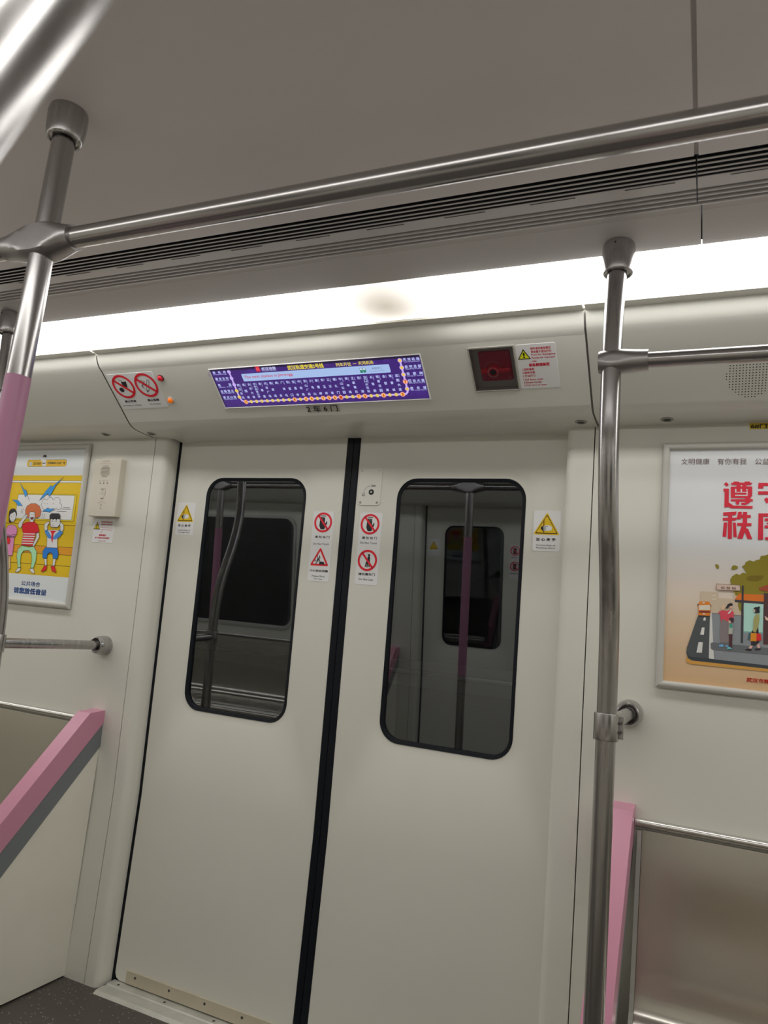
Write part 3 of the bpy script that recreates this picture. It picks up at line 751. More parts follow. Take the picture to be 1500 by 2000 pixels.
BPROF = [(-0.088, 0.838), (-0.094, 0.80), (-0.104, 0.72), (-0.116, 0.62), (-0.126, 0.54), (-0.134, 0.49), (-0.146, 0.455), (-0.165, 0.432), (-0.195, 0.418), (-0.24, 0.412), (-0.32, 0.414), (-0.42, 0.424), (-0.475, 0.430), (-0.505, 0.427), (-0.522, 0.412), (-0.528, 0.39), (-0.520, 0.365), (-0.50, 0.355)]
def bench(xa, xb, back, label):
    m = lambda p: (p[0], YO - p[1], p[2]) if back else p
    r_ = root('steel_bench', label, 'bench', m(((xa + xb) / 2, -0.3, ZF)), 'stainless bench seats')
    seg = abs(xb - xa)
    weld(MB(back).prism_x(BPROF, xa, xb).obj('seat_shell', SHEET, r_), 60)
    MB().tube([m((xa - (0.012 if xa > 0 else 0), -0.091, 0.8545)), m((xb + (0.012 if xb < 0 else 0), -0.091, 0.8545))], 0.0105, 20).obj('top_rail', BRIGHT, r_, smooth=40)
    MB(back).box((min(xa, xb), -0.42, ZF + 0.02), (max(xa, xb), -0.08, 0.352)).obj('seat_box', PLATE, r_)
    e = xa if abs(xa) < abs(xb) else xb; d = 1 if xb > xa and e == xa else -1
    # folded end lip of the shell
    lip = MB(back); n = len(BPROF)
    vs = [(e - d * 0.006, y, z) for y, z in BPROF] + [(e - d * 0.006, y - 0.012 * (1 if z > 0.44 else 0), z + (0.012 if z <= 0.44 else 0)) for y, z in BPROF]
    vs += [(e + d * 0.004, y - 0.012 * (1 if z > 0.44 else 0), z + (0.012 if z <= 0.44 else 0)) for y, z in BPROF]
    lip.add(vs, [(k, k + 1, n + k + 1, n + k) for k in range(n - 1)] + [(n + k, n + k + 1, 2 * n + k + 1, 2 * n + k) for k in range(n - 1)])
    lip.obj('end_lip', GREYTR, r_)
    return r_
bench(0.918, 3.0, False, 'brushed steel bench right of the doors, below the bus stop poster')
bench(-3.0, -0.918, False, 'brushed steel bench left of the doors, below the cartoon poster')
bench(0.918, 3.0, True, 'brushed steel bench on the far side, beside the camera')
bench(-3.0, -0.918, True, 'brushed steel bench on the far side, seen mirrored in the left window')

# ------------------------------------------------------------------ signs, screens, small fixtures
def zoomed(x0, y0, k): return lambda x, y: (x0 + x / k, y0 + y / k)
RED = (196, 22, 38); BLACK = (22, 24, 28); WHITE = (206, 207, 210); GREYT = (95, 95, 98)
def card(sheet, q, name, label, cat, r=0.006, col=WHITE, h=0.0008, group=None):
    """a stuck-on card: q = photo corners tl, tr, br, bl -> upright rectangle on the sheet"""
    p = [sheet.px(*c) for c in q]
    s0 = (p[0][0] + p[3][0]) / 2; s1 = (p[1][0] + p[2][0]) / 2; t1 = (p[0][1] + p[1][1]) / 2; t0 = (p[2][1] + p[3][1]) / 2
    c = sheet.at((s0 + s1) / 2, (t0 + t1) / 2, 0)
    r_ = root(name, label, cat, tuple(c), group)
    slab(sheet, rrect(s0, t0, s1, t1, r), 0.0, h, 0.0002).obj('card', mat('white sticker film', alb(col), 0.35) if col == WHITE else mat('card %d %d %d' % col, alb(col), 0.4), r_)
    return r_, (s0, t0, s1, t1)
def prohib(pr, c, R, col=RED, w=0.20, L=1, kx=1.0, tilt=-50):
    n = 40; a = circ(c, R * kx, n, R); b = circ(c, R * (1 - w) * kx, n, R * (1 - w))
    pr.tri(a + b, [(i, (i + 1) % n, n + (i + 1) % n, n + i) for i in range(n)], col, L + 2)
    a_ = math.radians(tilt); d = ((1 - w * 0.5) * R * math.cos(a_) * kx, (1 - w * 0.5) * R * math.sin(a_))
    pr.stroke([(c[0] - d[0], c[1] - d[1]), (c[0] + d[0], c[1] + d[1])], R * 0.19, col, L + 2)
def rtri(c, w, h, col, pr, L, r=0.10):
    """rounded triangle standing on its base; c = centre of base"""
    P_ = [(c[0] - w / 2, c[1]), (c[0] + w / 2, c[1]), (c[0], c[1] + h)]; out = []
    for i in range(3):
        a = V(P_[i]); p = V(P_[i - 1]); q = V(P_[(i + 1) % 3]); u = (p - a).normalized(); w_ = (q - a).normalized(); rr = r * w
        for k in range(6):
            t = k / 5; out.append(tuple(a + u * rr * (1 - t) ** 2 + w_ * rr * t ** 2))
    pr.poly(out, col, L)

# --- do not touch / mind the gap, do not touch / do not lean
def hand(pr, X, L=2):
    pr.pxpoly([X(340, 222), X(478, 222), X(474, 240), X(344, 236)], BLACK, L)
    pr.pxpoly([X(318, 400), X(330, 325), X(362, 258), X(384, 258), X(388, 330), X(394, 256), X(412, 256), X(412, 330), X(418, 258), X(434, 262), X(432, 335), X(440, 270), X(458, 272), X(448, 410), X(462, 418), X(486, 370), X(510, 368), X(496, 440), X(458, 500), X(432, 566), X(340, 564), X(310, 480)], BLACK, L)
sd, b = card(LEAF, ((614, 997), (654, 1000.5), (642, 1137), (600, 1134)), 'warning_sticker', 'tall sticker on the left leaf: crossed out hand above red triangle with running figure', 'sticker')
X = zoomed(600, 990, 12.9)
pr = Print(LEAF, 0.0009)
c = LEAF.px(*X(406, 392)); R_ = (LEAF.px(*X(410, 142))[1] - LEAF.px(*X(390, 645))[1]) / 2
prohib(pr, c, R_); hand(pr, X)
T = [LEAF.px(*X(*p)) for p in ((68, 1470), (540, 1500), (342, 1015))]
bw = T[1][0] - T[0][0]; bc = ((T[0][0] + T[1][0]) / 2, (T[0][1] + T[1][1]) / 2); bh = T[2][1] - bc[1]
rtri(bc, bw, bh, RED, pr, 1); rtri((bc[0], bc[1] + bh * 0.105), bw * 0.70, bh * 0.685, WHITE, pr, 2, 0.04)
for q in (((262, 1195), (275, 1195), (270, 1375), (255, 1372)), ((205, 1300), (218, 1280), (212, 1362), (198, 1362)), ((175, 1352), (300, 1358), (300, 1372), (172, 1366))): pr.pxpoly([X(*p) for p in q], BLACK, 3)
pr.poly(circ(LEAF.px(*X(316, 1245)), R_ * 0.07, 12), BLACK, 3)
pr.pxpoly([X(*p) for p in ((285, 1285), (308, 1262), (345, 1275), (345, 1285), (318, 1288), (312, 1320), (332, 1345), (330, 1385), (316, 1385), (316, 1352), (288, 1335), (258, 1395), (222, 1442), (208, 1440), (240, 1385), (268, 1330))], BLACK, 3)
pr.pxpoly([X(*p) for p in ((318, 1378), (418, 1382), (448, 1458), (298, 1448))], BLACK, 3)
pr.obj('pictogram', sd, kind='stuff')
pr = Print(LEAF, 0.0009)
pr.pxtext('请 勿 扶 门', X(195, 780), X(560, 800), X(195, 722), BLACK, 1, 0.012)
pr.pxtext('Do Not Touch', X(155, 945), X(550, 968), X(155, 900), GREYT, 1, 0.004)
pr.pxtext('小心站台间隙', X(65, 1628), X(520, 1652), X(65, 1570), BLACK, 1, 0.015)
pr.pxtext('Please Mind', X(120, 1748), X(430, 1778), X(122, 1712), GREYT, 1, 0.006)
pr.pxtext('The Gap', X(165, 1828), X(378, 1848), X(168, 1790), GREYT, 1, 0.006)
pr.obj('lettering', sd, kind='stuff')
sd, b = card(LEAF, ((703, 1000), (747, 1002.5), (737, 1144), (693, 1141)), 'warning_sticker', 'tall sticker on the right leaf: crossed out hand above crossed out leaning figure', 'sticker')
X = zoomed(685, 990, 12.5)
pr = Print(LEAF, 0.0009)
c = LEAF.px(*X(476, 424)); R_ = (LEAF.px(*X(480, 172))[1] - LEAF.px(*X(465, 675))[1]) / 2
prohib(pr, c, R_); Xh = lambda x, y: X(x * 0.98 + 82, y * 0.99 + 34); hand(pr, Xh)
c = LEAF.px(*X(410, 1306)); prohib(pr, c, R_ * 1.02)
pr.pxpoly([X(*p) for p in ((420, 1165), (440, 1155), (482, 1160), (482, 1175), (470, 1200), (470, 1210), (440, 1208), (425, 1190))], BLACK, 2)
pr.pxpoly([X(*p) for p in ((418, 1220), (440, 1210), (474, 1215), (470, 1310), (462, 1470), (440, 1470), (430, 1345), (412, 1475), (392, 1475), (392, 1370), (362, 1468), (342, 1464), (378, 1340), (410, 1290))], BLACK, 2)
pr.obj('pictogram', sd, kind='stuff')
pr = Print(LEAF, 0.0009)
pr.pxtext('请 勿 扶 门', X(275, 780), X(640, 800), X(275, 718), BLACK, 1, 0.012)
pr.pxtext('Do Not Touch', X(240, 895), X(640, 912), X(240, 848), GREYT, 1, 0.004)
pr.pxtext('请勿靠车门', X(185, 1668), X(590, 1686), X(185, 1608), BLACK, 1, 0.015)
pr.pxtext('Do Not Lean', X(200, 1785), X(545, 1805), X(202, 1738), GREYT, 1, 0.004)
pr.obj('lettering', sd, kind='stuff')
# --- pinch warnings
def pinch(q, X, label, sheet=LEAF):
    r_, b = card(sheet, q, 'pinch_warning_sticker', label, 'sticker', 0.005)
    pr = Print(sheet, 0.0009)
    T = [sheet.px(*X(*p)) for p in ((222, 1098), (1172, 1135), (732, 318))]
    w = T[1][0] - T[0][0]; c = ((T[0][0] + T[1][0]) / 2, (T[0][1] + T[1][1]) / 2); h = T[2][1] - c[1]
    YEL = (205, 158, 8)
    rtri(c, w * 1.02, h * 1.03, YEL, pr, 1, 0.07); rtri((c[0], c[1] + h * 0.048), w * 0.88, h * 0.885, (48, 22, 8), pr, 2, 0.07); rtri((c[0], c[1] + h * 0.090), w * 0.79, h * 0.78, YEL, pr, 3, 0.05)
    pr.pxpoly([X(*p) for p in ((612, 560), (635, 560), (615, 1055), (565, 1055), (590, 600))], (120, 80, 10), 4)
    pr.pxpoly([X(*p) for p in ((490, 860), (530, 815), (590, 790), (600, 980), (555, 970), (500, 900))], BLACK, 5)
    pr.pxpoly([X(*p) for p in ((572, 822), (655, 770), (800, 768), (905, 825), (900, 945), (790, 975), (572, 970))], (205, 200, 205), 5)
    for y0, x1 in ((800, 760), (850, 690), (895, 690), (945, 670)):
        pr.pxpoly([X(580, y0), X(x1, y0), X(x1, y0 + 18), X(580, y0 + 18)], BLACK, 6)
    pr.obj('pictogram', r_, kind='stuff')
    pr = Print(sheet, 0.0009)
    pr.pxtext('当 心 夹 手', X(325, 1335), X(1030, 1352), X(325, 1228), BLACK, 1, 0.02)
    pr.pxtext('Caution,Risk of', X(315, 1520), X(1025, 1548), X(318, 1460), GREYT, 1, 0.008)
    pr.pxtext('Pinching Hand', X(325, 1625), X(1000, 1655), X(328, 1560), GREYT, 1, 0.008)
    pr.obj('lettering', r_, kind='stuff')
pinch(((1045, 996), (1098, 999), (1092, 1078), (1038, 1076)), zoomed(1030, 985, 18.75), 'square white sticker right of the right window, yellow triangle with a pinched hand')
dx = LEAF.px(1066, 1040)[0] - LEAF.px(361, 1015)[0]
def mirrored(x, y):   # the same print, moved along the door to the left leaf
    return (x, y)
class Shift:
    """the LEAF sheet seen with an offset along s and t, so that one drawing serves both leaves"""
    def __init__(s, base, ds, dt, k=1.0, c=(0, 0)): s.b = base; s.ds = ds; s.dt = dt; s.n = base.n; s.back = base.back; s.k = k; s.c = c
    def px(s, x, y):
        a = s.b.px(x, y); return (s.c[0] + (a[0] - s.c[0]) * s.k + s.ds, s.c[1] + (a[1] - s.c[1]) * s.k + s.dt)
    def at(s, a, b, h=0.0): return s.b.at(a, b, h)
cR = LEAF.px(1068, 1038); cL = LEAF.px(362.5, 1014)
pinch(((1045, 996), (1098, 999), (1092, 1078), (1038, 1076)), zoomed(1030, 985, 18.75), 'square white sticker left of the left window, yellow triangle with a pinched hand', Shift(LEAF, cL[0] - cR[0], cL[1] - cR[1]))
# the same stickers on the far door, caught by the mirror image
BL = Sheet((0, 0.0, KNEE), (0, -SLOPE, 1), True)
def farcard(s, t, w, h, name, label):
    r_ = root(name, label, 'sticker', tuple(BL.at(s, t, 0)))
    slab(BL, rrect(s - w / 2, t - h / 2, s + w / 2, t + h / 2, 0.005), 0, 0.0008).obj('card', mat('white sticker film', alb(WHITE), 0.35), r_)
    return r_
r_ = farcard(cL[0], cL[1], 0.078, 0.112, 'pinch_warning_sticker', 'yellow triangle sticker on the far door, seen mirrored in the right window')
pr = Print(BL, 0.0009); rtri((cL[0], cL[1] - 0.015), 0.066, 0.060, (205, 158, 8), pr, 1, 0.07); rtri((cL[0], cL[1] - 0.012), 0.056, 0.052, (48, 22, 8), pr, 2, 0.07); rtri((cL[0], cL[1] - 0.0095), 0.050, 0.045, (205, 158, 8), pr, 3, 0.07)
pr.obj('pictogram', r_, kind='stuff')
for sx, lb in ((-1, 'far door sticker left of the seam with red prohibition rings, seen mirrored'), (1, 'far door sticker right of the seam with red prohibition rings')):
    c0 = (sx * 0.086, t_of(1.507)); r_ = farcard(c0[0], c0[1], 0.076, 0.226, 'warning_sticker', lb)
    pr = Print(BL, 0.0009)
    for dt in (0.072, -0.028):
        prohib(pr, (c0[0], c0[1] + dt), 0.031, tilt=-50); pr.poly(rrect(c0[0] - 0.012, c0[1] + dt - 0.02, c0[0] + 0.010, c0[1] + dt + 0.018, 0.004), BLACK, 2)
    pr.textbox('请勿扶门', c0[0] - 0.026, c0[1] + 0.024, c0[0] + 0.026, c0[1] + 0.034, BLACK); pr.textbox('请勿靠车门', c0[0] - 0.03, c0[1] - 0.080, c0[0] + 0.03, c0[1] - 0.070, BLACK)
    pr.obj('pictogram', r_, kind='stuff')

# --- door isolation lock plate
X = zoomed(690, 900, 20.0)
p = [LEAF.px(*X(*q)) for q in ((275, 290), (1160, 290), (1060, 1755), (190, 1740))]
s0 = (p[0][0] + p[3][0]) / 2; s1 = (p[1][0] + p[2][0]) / 2; t1 = (p[0][1] + p[1][1]) / 2; t0 = (p[2][1] + p[3][1]) / 2
lk = root('door_lock_plate', 'small cream lock plate with keyhole and four screws above the right leaf stickers', 'lock', tuple(LEAF.at((s0 + s1) / 2, (t0 + t1) / 2)))
slab(LEAF, rrect(s0, t0, s1, t1, 0.010), 0.0, 0.0030, 0.0010).obj('plate', LEAFP, lk)
for i, q in enumerate(((386, 405), (1032, 405), (288, 1625), (938, 1635))):
    c = LEAF.px(*X(*q)); s_ = MB().lathe(LEAF.at(c[0], c[1], 0.0028), LEAF.n, [(0.0042, 0), (0.0042, 0.0006), (0.0032, 0.0014), (0.0014, 0.0015)], 16).obj('screw', SCREWM if i > 1 else mat('bright screw', (0.75, 0.74, 0.70), 0.35, metal=0.6), lk)
    MB().lathe(LEAF.at(c[0], c[1], 0.0042), LEAF.n, [(0.0013, 0), (0.0013, 0.0003)], 8).obj('screw_socket', SCREWD, s_)
c = LEAF.px(*X(718, 1228))
MB().lathe(LEAF.at(c[0], c[1], 0.0026), LEAF.n, [(0.0090, 0), (0.0090, 0.0006), (0.0084, 0.0010), (0.0080, 0.0007)], 24).obj('lock_core', mat('matt black lock', (0.02, 0.02, 0.02), 0.7, spec=0.2), lk)
k_ = MB().lathe(LEAF.at(c[0], c[1], 0.0030), LEAF.n, [(0.0040, 0), (0.0040, 0.0012), (0.003, 0.0018)], 16).obj('key_square', SCREWM, lk)
pr = Print(LEAF, 0.0031)
arc = [X(425 + 0, 1230), X(440, 1180), X(470, 1120), X(520, 1060), X(580, 1015), X(640, 990)]
pr.pxstroke(arc, 0.0010, GREYT); pr.pxpoly([X(625, 975), X(690, 990), X(622, 1012)], GREYT)
pr.pxstroke([X(365, 1270), X(480, 1270)], 0.0014, GREYT)
pr.pxtext('隔离', X(750, 1020), X(885, 1022), X(750, 950), GREYT, 1, 0.01); pr.pxstroke([X(705, 945), X(735, 950), X(735, 985), X(708, 1030)], 0.0012, GREYT)
pr.pxtext('复位', X(355, 1390), X(482, 1392), X(355, 1315), GREYT, 1, 0.01)
pr.obj('lettering', lk, kind='stuff')

# --- emergency release box in the cove
er = root('emergency_release', 'recessed emergency release box with a red turning handle behind a clear cover', 'emergency handle', tuple(COVE.at((EB[0] + EB[2]) / 2, (EB[1] + EB[3]) / 2)))
GREYBOX = mat('grey box lining', alb((140, 138, 132)), 0.5)
s0, t0, s1, t1 = EB; dpt = -0.017
mb = MB(); q = [(s0, t0), (s1, t0), (s1, t1), (s0, t1)]
mb.add([COVE.at(a, b, 0.0005) for a, b in q] + [COVE.at(a, b, dpt) for a, b in q], [(k, (k + 1) % 4, 4 + (k + 1) % 4, 4 + k) for k in range(4)] + [(4, 5, 6, 7)])
mb.obj('housing', GREYBOX, er)
fr = MB(); w_ = 0.0035
for a in ((s0 - w_, t0 - w_, s1 + w_, t0), (s0 - w_, t1, s1 + w_, t1 + w_), (s0 - w_, t0, s0, t1), (s1, t0, s1 + w_, t1)):
    g = slab(COVE, [(a[0], a[1]), (a[2], a[1]), (a[2], a[3]), (a[0], a[3])], 0.0, 0.0022); k = len(fr.v); fr.v += g.v; fr.f += [tuple(i + k for i in f) for f in g.f]; fr.m += g.m
fr.obj('rim', mat('grey rim', alb((140, 138, 130)), 0.4), er)
sh = COVE
BURG = mat('burgundy plate', alb((150, 26, 58)), 0.4); REDH = mat('red handle', alb((225, 26, 50)), 0.35)
X = zoomed(890, 650, 6.25)
DEEP = Sheet(COVE.o + COVE.n * (dpt + 0.005), COVE.et)
pp = [DEEP.px(*X(*v)) for v in ((270, 235), (660, 218), (700, 570), (325, 598))]
a0 = (pp[0][0] + pp[3][0]) / 2; a1 = (pp[1][0] + pp[2][0]) / 2; b1 = (pp[0][1] + pp[1][1]) / 2; b0 = (pp[2][1] + pp[3][1]) / 2
slab(sh, rrect(a0, b0, a1, b1, 0.006), dpt, dpt + 0.005, 0.001).obj('red_plate', BURG, er)
hc = DEEP.px(*X(470, 455))
hm = MB()
g = slab(sh, rrect(a0 + 0.002, hc[1] - 0.0055, a1 - 0.003, hc[1] + 0.0065, 0.004), dpt + 0.006, dpt + 0.014, 0.002); hm.v += g.v; hm.f += g.f; hm.m += g.m
hm.lathe(sh.at(hc[0], hc[1], dpt + 0.004), sh.n, [(0.015, 0), (0.015, 0.008), (0.013, 0.012), (0.009, 0.013)], 24)
h_ = hm.obj('turning_handle', REDH, er, smooth=35)
pr = Print(sh, dpt + 0.0174); pr.ring(hc, 0.0142, 0.0130, (200, 170, 175)); pr.obj('handle_ring', h_)
MB().lathe(sh.at(hc[0], hc[1], dpt + 0.0165), sh.n, [(0.0082, 0), (0.0082, 0.0010), (0.0070, 0.0012)], 20).obj('lock_core', DARK, h_)
pr = Print(sh, dpt + 0.0055)
pr.stroke([(hc[0] + 0.026 * math.cos(math.radians(a)), hc[1] + 0.026 * math.sin(math.radians(a))) for a in range(178, 38, -10)], 0.0010, (175, 120, 130)); pr.obj('arrow_mark', er)
for a, b in ((a0 + 0.008, b0 + 0.008), (a1 - 0.008, b0 + 0.008), (a0 + 0.008, b1 - 0.008), (a1 - 0.008, b1 - 0.008)):
    MB().lathe(sh.at(a, b, dpt + 0.0048), sh.n, [(0.0038, 0), (0.0038, 0.0006), (0.002, 0.0010)], 14).obj('screw', mat('dark red screw', alb((150, 60, 80)), 0.35), er)
g = MB(); g.add([COVE.at(a, b, 0.001) for a, b in q], [(0, 1, 2, 3)]); g.obj('clear_cover', CLEARC, er)

# --- emergency instructions beside it
r_, b = card(COVE, ((1006, 674), (1084, 668), (1095, 755), (1018, 760)), 'instruction_sticker', 'white sticker with red emergency instructions and yellow triangle, right of the release box', 'sticker', 0.006)
X = zoomed(890, 650, 6.25); pr = Print(COVE, 0.0009); RT_ = (196, 40, 62)
T = [COVE.px(*X(*v)) for v in ((762, 328), (920, 316), (830, 195))]
w = T[1][0] - T[0][0]; c = ((T[0][0] + T[1][0]) / 2, (T[0][1] + T[1][1]) / 2); h = T[2][1] - c[1]
rtri(c, w, h, BLACK, pr, 1, 0.05); rtri((c[0], c[1] + h * 0.08), w * 0.78, h * 0.76, (215, 190, 20), pr, 2, 0.04)
pr.textbox('!', c[0] - w * 0.035, c[1] + h * 0.16, c[0] + w * 0.035, c[1] + h * 0.62, BLACK, 3, 0.03)
pr.obj('pictogram', r_, kind='stuff'); pr = Print(COVE, 0.0009)
for txt, y0, x0, x1, hh, bo in (('破坏或非紧急情况', 182, 912, 1160, 30, .012), ('使用属于违法行为', 222, 918, 1168, 30, .012), ('Press for Emergency', 260, 925, 1222, 24, .012), ('Penalty for Improper', 298, 930, 1218, 24, .012), ('Use', 342, 935, 988, 20, .012), ('紧急解锁装置', 384, 898, 1148, 36, .03),
                                 ('1.拉掉盖板', 443, 815, 962, 28, .012), ('2.旋转手柄', 483, 820, 970, 28, .012), ('3.手动开门', 523, 825, 972, 28, .008), ('1.Pull down cover', 564, 832, 1072, 22, .01), ('2.Rotate handle', 600, 836, 1052, 22, .01), ('3.Push door to open', 635, 840, 1112, 22, .01)):
    sl_ = -0.035 * (x1 - x0)
    pr.pxtext(txt, X(x0, y0 + hh / 2 - sl_ / 2), X(x1, y0 + hh / 2 + sl_ / 2), X(x0, y0 - hh / 2 - sl_ / 2), RT_, 1, bo)
pr.obj('lettering', r_, kind='stuff')

# --- no eating / no smoking card, two indicator lamps
r_, b = card(COVE, ((208, 732), (296, 725), (329, 794), (243, 800)), 'prohibition_card', 'white card with two red prohibition rings for eating, drinking and smoking, on the cove', 'sign', 0.004)
X = zoomed(180, 660, 6.25); pr = Print(COVE, 0.0009)
for (cx_, cy_), top_, bot_ in (((388, 594), (318, 455), (455, 735)), ((663, 575), (590, 432), (735, 718))):
    c = COVE.px(*X(cx_, cy_)); R_ = (COVE.px(*X(*top_))[1] - COVE.px(*X(*bot_))[1]) / 2
    prohib(pr, c, R_ * 1.02, w=0.19, tilt=-40)
pr.pxpoly([X(*p) for p in ((352, 535), (412, 530), (436, 600), (385, 600))], BLACK, 2); pr.pxstroke([X(325, 515), X(352, 518), X(366, 536)], 0.0016, BLACK, 2)
pr.poly(circ(COVE.px(*X(366, 632)), 0.0098, 20, 0.0085), BLACK, 2)
pr.pxpoly([X(*p) for p in ((668, 640), (695, 640), (684, 664))], BLACK, 2)
pr.pxstroke([X(670, 510), X(695, 515), X(697, 640), X(664, 640)], 0.0012, BLACK, 2, True)
pr.pxstroke([X(572, 545), X(600, 515), X(640, 530), X(612, 570), X(608, 590), X(645, 615)], 0.0013, BLACK, 2); pr.pxstroke([X(640, 560), X(615, 580), X(632, 605)], 0.0013, BLACK, 2)
pr.obj('pictogram', r_, kind='stuff'); pr = Print(COVE, 0.0009)
pr.pxtext('禁止饮食', X(412, 788), X(546, 780), X(405, 762), BLACK, 1, .02); pr.pxtext('No Eating or Drinking', X(390, 836), X(606, 826), X(385, 818), GREYT, 1, .01)
pr.pxtext('禁止吸烟', X(688, 772), X(822, 764), X(680, 745), BLACK, 1, .02); pr.pxtext('No Smoking', X(712, 816), X(840, 810), X(707, 798), GREYT, 1, .01)
pr.obj('lettering', r_, kind='stuff')
for (cx_, cy_), nm, lb, col, lit, rimc in (((838, 488), 'indicator_lamp', 'red dome indicator lamp on the cove right of the prohibition card', (165, 10, 30), 0.10, (70, 40, 45)), ((962, 757), 'indicator_lamp', 'glowing orange dome indicator lamp below the red one', (196, 92, 8), 0.42, (150, 148, 140))):
    c = COVE.px(*X(cx_, cy_)); p0 = COVE.at(c[0], c[1], 0)
    r_ = root(nm, lb, 'lamp', tuple(p0), 'dome indicator lamps on the cove')
    MB().lathe(p0, COVE.n, [(0.0118, 0), (0.0118, 0.0025), (0.0105, 0.0035), (0.0095, 0.003)], 28).obj('rim', mat('lamp rim %d' % rimc[0], alb(rimc), 0.35), r_, smooth=35)
    MB().lathe(p0 + COVE.n * 0.001, COVE.n, [(0.0096 * math.cos(math.radians(a)), 0.002 + 0.0085 * math.sin(math.radians(a))) for a in range(0, 90, 12)] + [(0.0006, 0.0105)], 28).obj('lens', emis('lamp lens %d' % col[1], tuple(lin(v) for v in col), lit, tuple(lin(v) / 0.6 for v in col)), r_, smooth=60)

# --- car and door number
r_, b = card(COVE, ((598, 790), (662, 787), (664, 803), (601, 806)), 'number_label', 'small clear label reading 2 车 6 门 below the route display', 'label', 0.002, (150, 148, 140), 0.0004)
pr = Print(COVE, 0.0006); X = zoomed(400, 680, 6.25)
pr.pxtext('2 车 6 门', X(1258, 778), X(1632, 768), X(1250, 702), BLACK, 1, 0.004); pr.obj('lettering', r_, kind='stuff')

# --- route display
p = [COVE.px(*q) for q in ((409.5, 722), (821, 692), (838, 778.5), (440.5, 795.5))]
s0 = (p[0][0] + p[3][0]) / 2; s1 = (p[1][0] + p[2][0]) / 2; t1 = (p[0][1] + p[1][1]) / 2; t0 = (p[2][1] + p[3][1]) / 2
ds = root('route_display', 'long glowing purple route map screen on the cove over the doors', 'screen', tuple(COVE.at((s0 + s1) / 2, (t0 + t1) / 2)))
fr = MB(); w_ = 0.0032
for a in ((s0 - w_, t0 - w_, s1 + w_, t0), (s0 - w_, t1, s1 + w_, t1 + w_ * 0.6), (s0 - w_, t0, s0, t1), (s1, t0, s1 + w_, t1)):
    g = slab(COVE, [(a[0], a[1]), (a[2], a[1]), (a[2], a[3]), (a[0], a[3])], 0.0, 0.0028, 0.0008); k = len(fr.v); fr.v += g.v; fr.f += [tuple(i + k for i in f) for f in g.f]; fr.m += g.m
fr.obj('bezel', mat('pale bezel', alb((205, 203, 190), 0.5), 0.35), ds)
GL = 0.92
pr = Print(COVE, 0.0004, GL)
pr.poly([(s0, t0), (s1, t0), (s1, t1), (s0, t1)], (8, 8, 22), 0)
pr.poly([(s0 + 0.003, t0 + 0.001), (s1, t0 + 0.001), (s1, t1), (s0 + 0.003, t1)], (66, 38, 120), 1)
hd = t1 - (t1 - t0) * 0.055
pr.poly([(s0, hd), (s1, hd), (s1, t1), (s0, t1)], (40, 28, 62), 2)
rnd = random.Random(4); H = t1 - t0
for i in range(46):     # faint cloud scrolls
    cx_ = s0 + rnd.random() * (s1 - s0); cy_ = t0 + rnd.choice((0.08, 0.85, 0.5, 0.2)) * H + rnd.random() * 0.06 * H; r0 = 0.005 + rnd.random() * 0.009
    for r2 in (1.0, 0.72, 0.45):
        pr.stroke([(cx_ + r0 * r2 * math.cos(math.radians(a)), min(t1, max(t0, cy_ + r0 * r2 * math.sin(math.radians(a))))) for a in range(0, 210, 22)], 0.0006, (92, 62, 160), 2)
bg = pr.obj('screen_panel', ds)
pr = Print(COVE, 0.0012, GL)
X = zoomed(400, 690, 12.5); X2 = zoomed(500, 690, 12.5); X3 = zoomed(600, 690, 12.5); X4 = zoomed(710, 680, 10.714)
bar = [COVE.px(*q) for q in (X(885, 495), X4(545, 335), X4(567, 500), X(965, 688))]
bs0 = (bar[0][0] + bar[3][0]) / 2; bs1 = (bar[1][0] + bar[2][0]) / 2; bt1 = (bar[0][1] + bar[1][1]) / 2; bt0 = (bar[2][1] + bar[3][1]) / 2
pr.poly(rrect(bs0, bt0, bs1, bt1, 0.003), (170, 196, 240), 1)
LAV = (205, 180, 250); YD = (232, 205, 110)
pA = COVE.px(*X(1010, 1172)); pZ = COVE.px(*X4(825, 965)); lt = (pA[1] + pZ[1]) / 2
stops = [(pA[0] + (pZ[0] - pA[0]) * i / 27, lt) for i in range(28)]
lc = [COVE.px(*X(*q)) for q in ((600, 450), (660, 605), (722, 760), (785, 910), (850, 1060))]
rc = [COVE.px(*X4(*q)) for q in ((770, 250), (805, 400), (845, 545), (878, 695), (912, 845))]
ls = sum(q[0] for q in lc) / 5; rs = sum(q[0] for q in rc) / 5
lc = [(ls, q[1]) for q in lc]; rc = [(rs, q[1]) for q in rc]
cd = (stops[1][0] - stops[0][0])
pr.stroke(lc + [(ls + 0.004, lt + 0.006), (ls + 0.012, lt)] + stops + [(rs - 0.008, lt), (rs - 0.001, lt + 0.007), rc[-1]] + rc[::-1], 0.0056, LAV, 2)
trans = {0: '11', 9: '8', 11: '4', 12: '4', 14: '7', 15: '5', 16: '6', 17: '1', 20: '7', 21: '3', 24: '6', 27: '3'}
for i, c in enumerate(stops):
    if i in trans:
        pr.poly(circ(c, cd * 0.40, 20), (235, 150, 175), 3); pr.poly(circ(c, cd * 0.31, 20), (250, 205, 90), 4)
        pr.textbox(trans[i], c[0] - 0.0022 - (0.0015 if len(trans[i]) > 1 else 0), c[1] - 0.0042, c[0] + 0.0022 + (0.0015 if len(trans[i]) > 1 else 0), c[1] + 0.0042, (200, 60, 30), 5, 0.03)
    else:
        pr.poly(circ(c, cd * 0.29, 16), YD, 3)
for i, c in enumerate(lc): pr.poly(circ(c, 0.0062, 18), LAV if i < 3 else YD, 3)
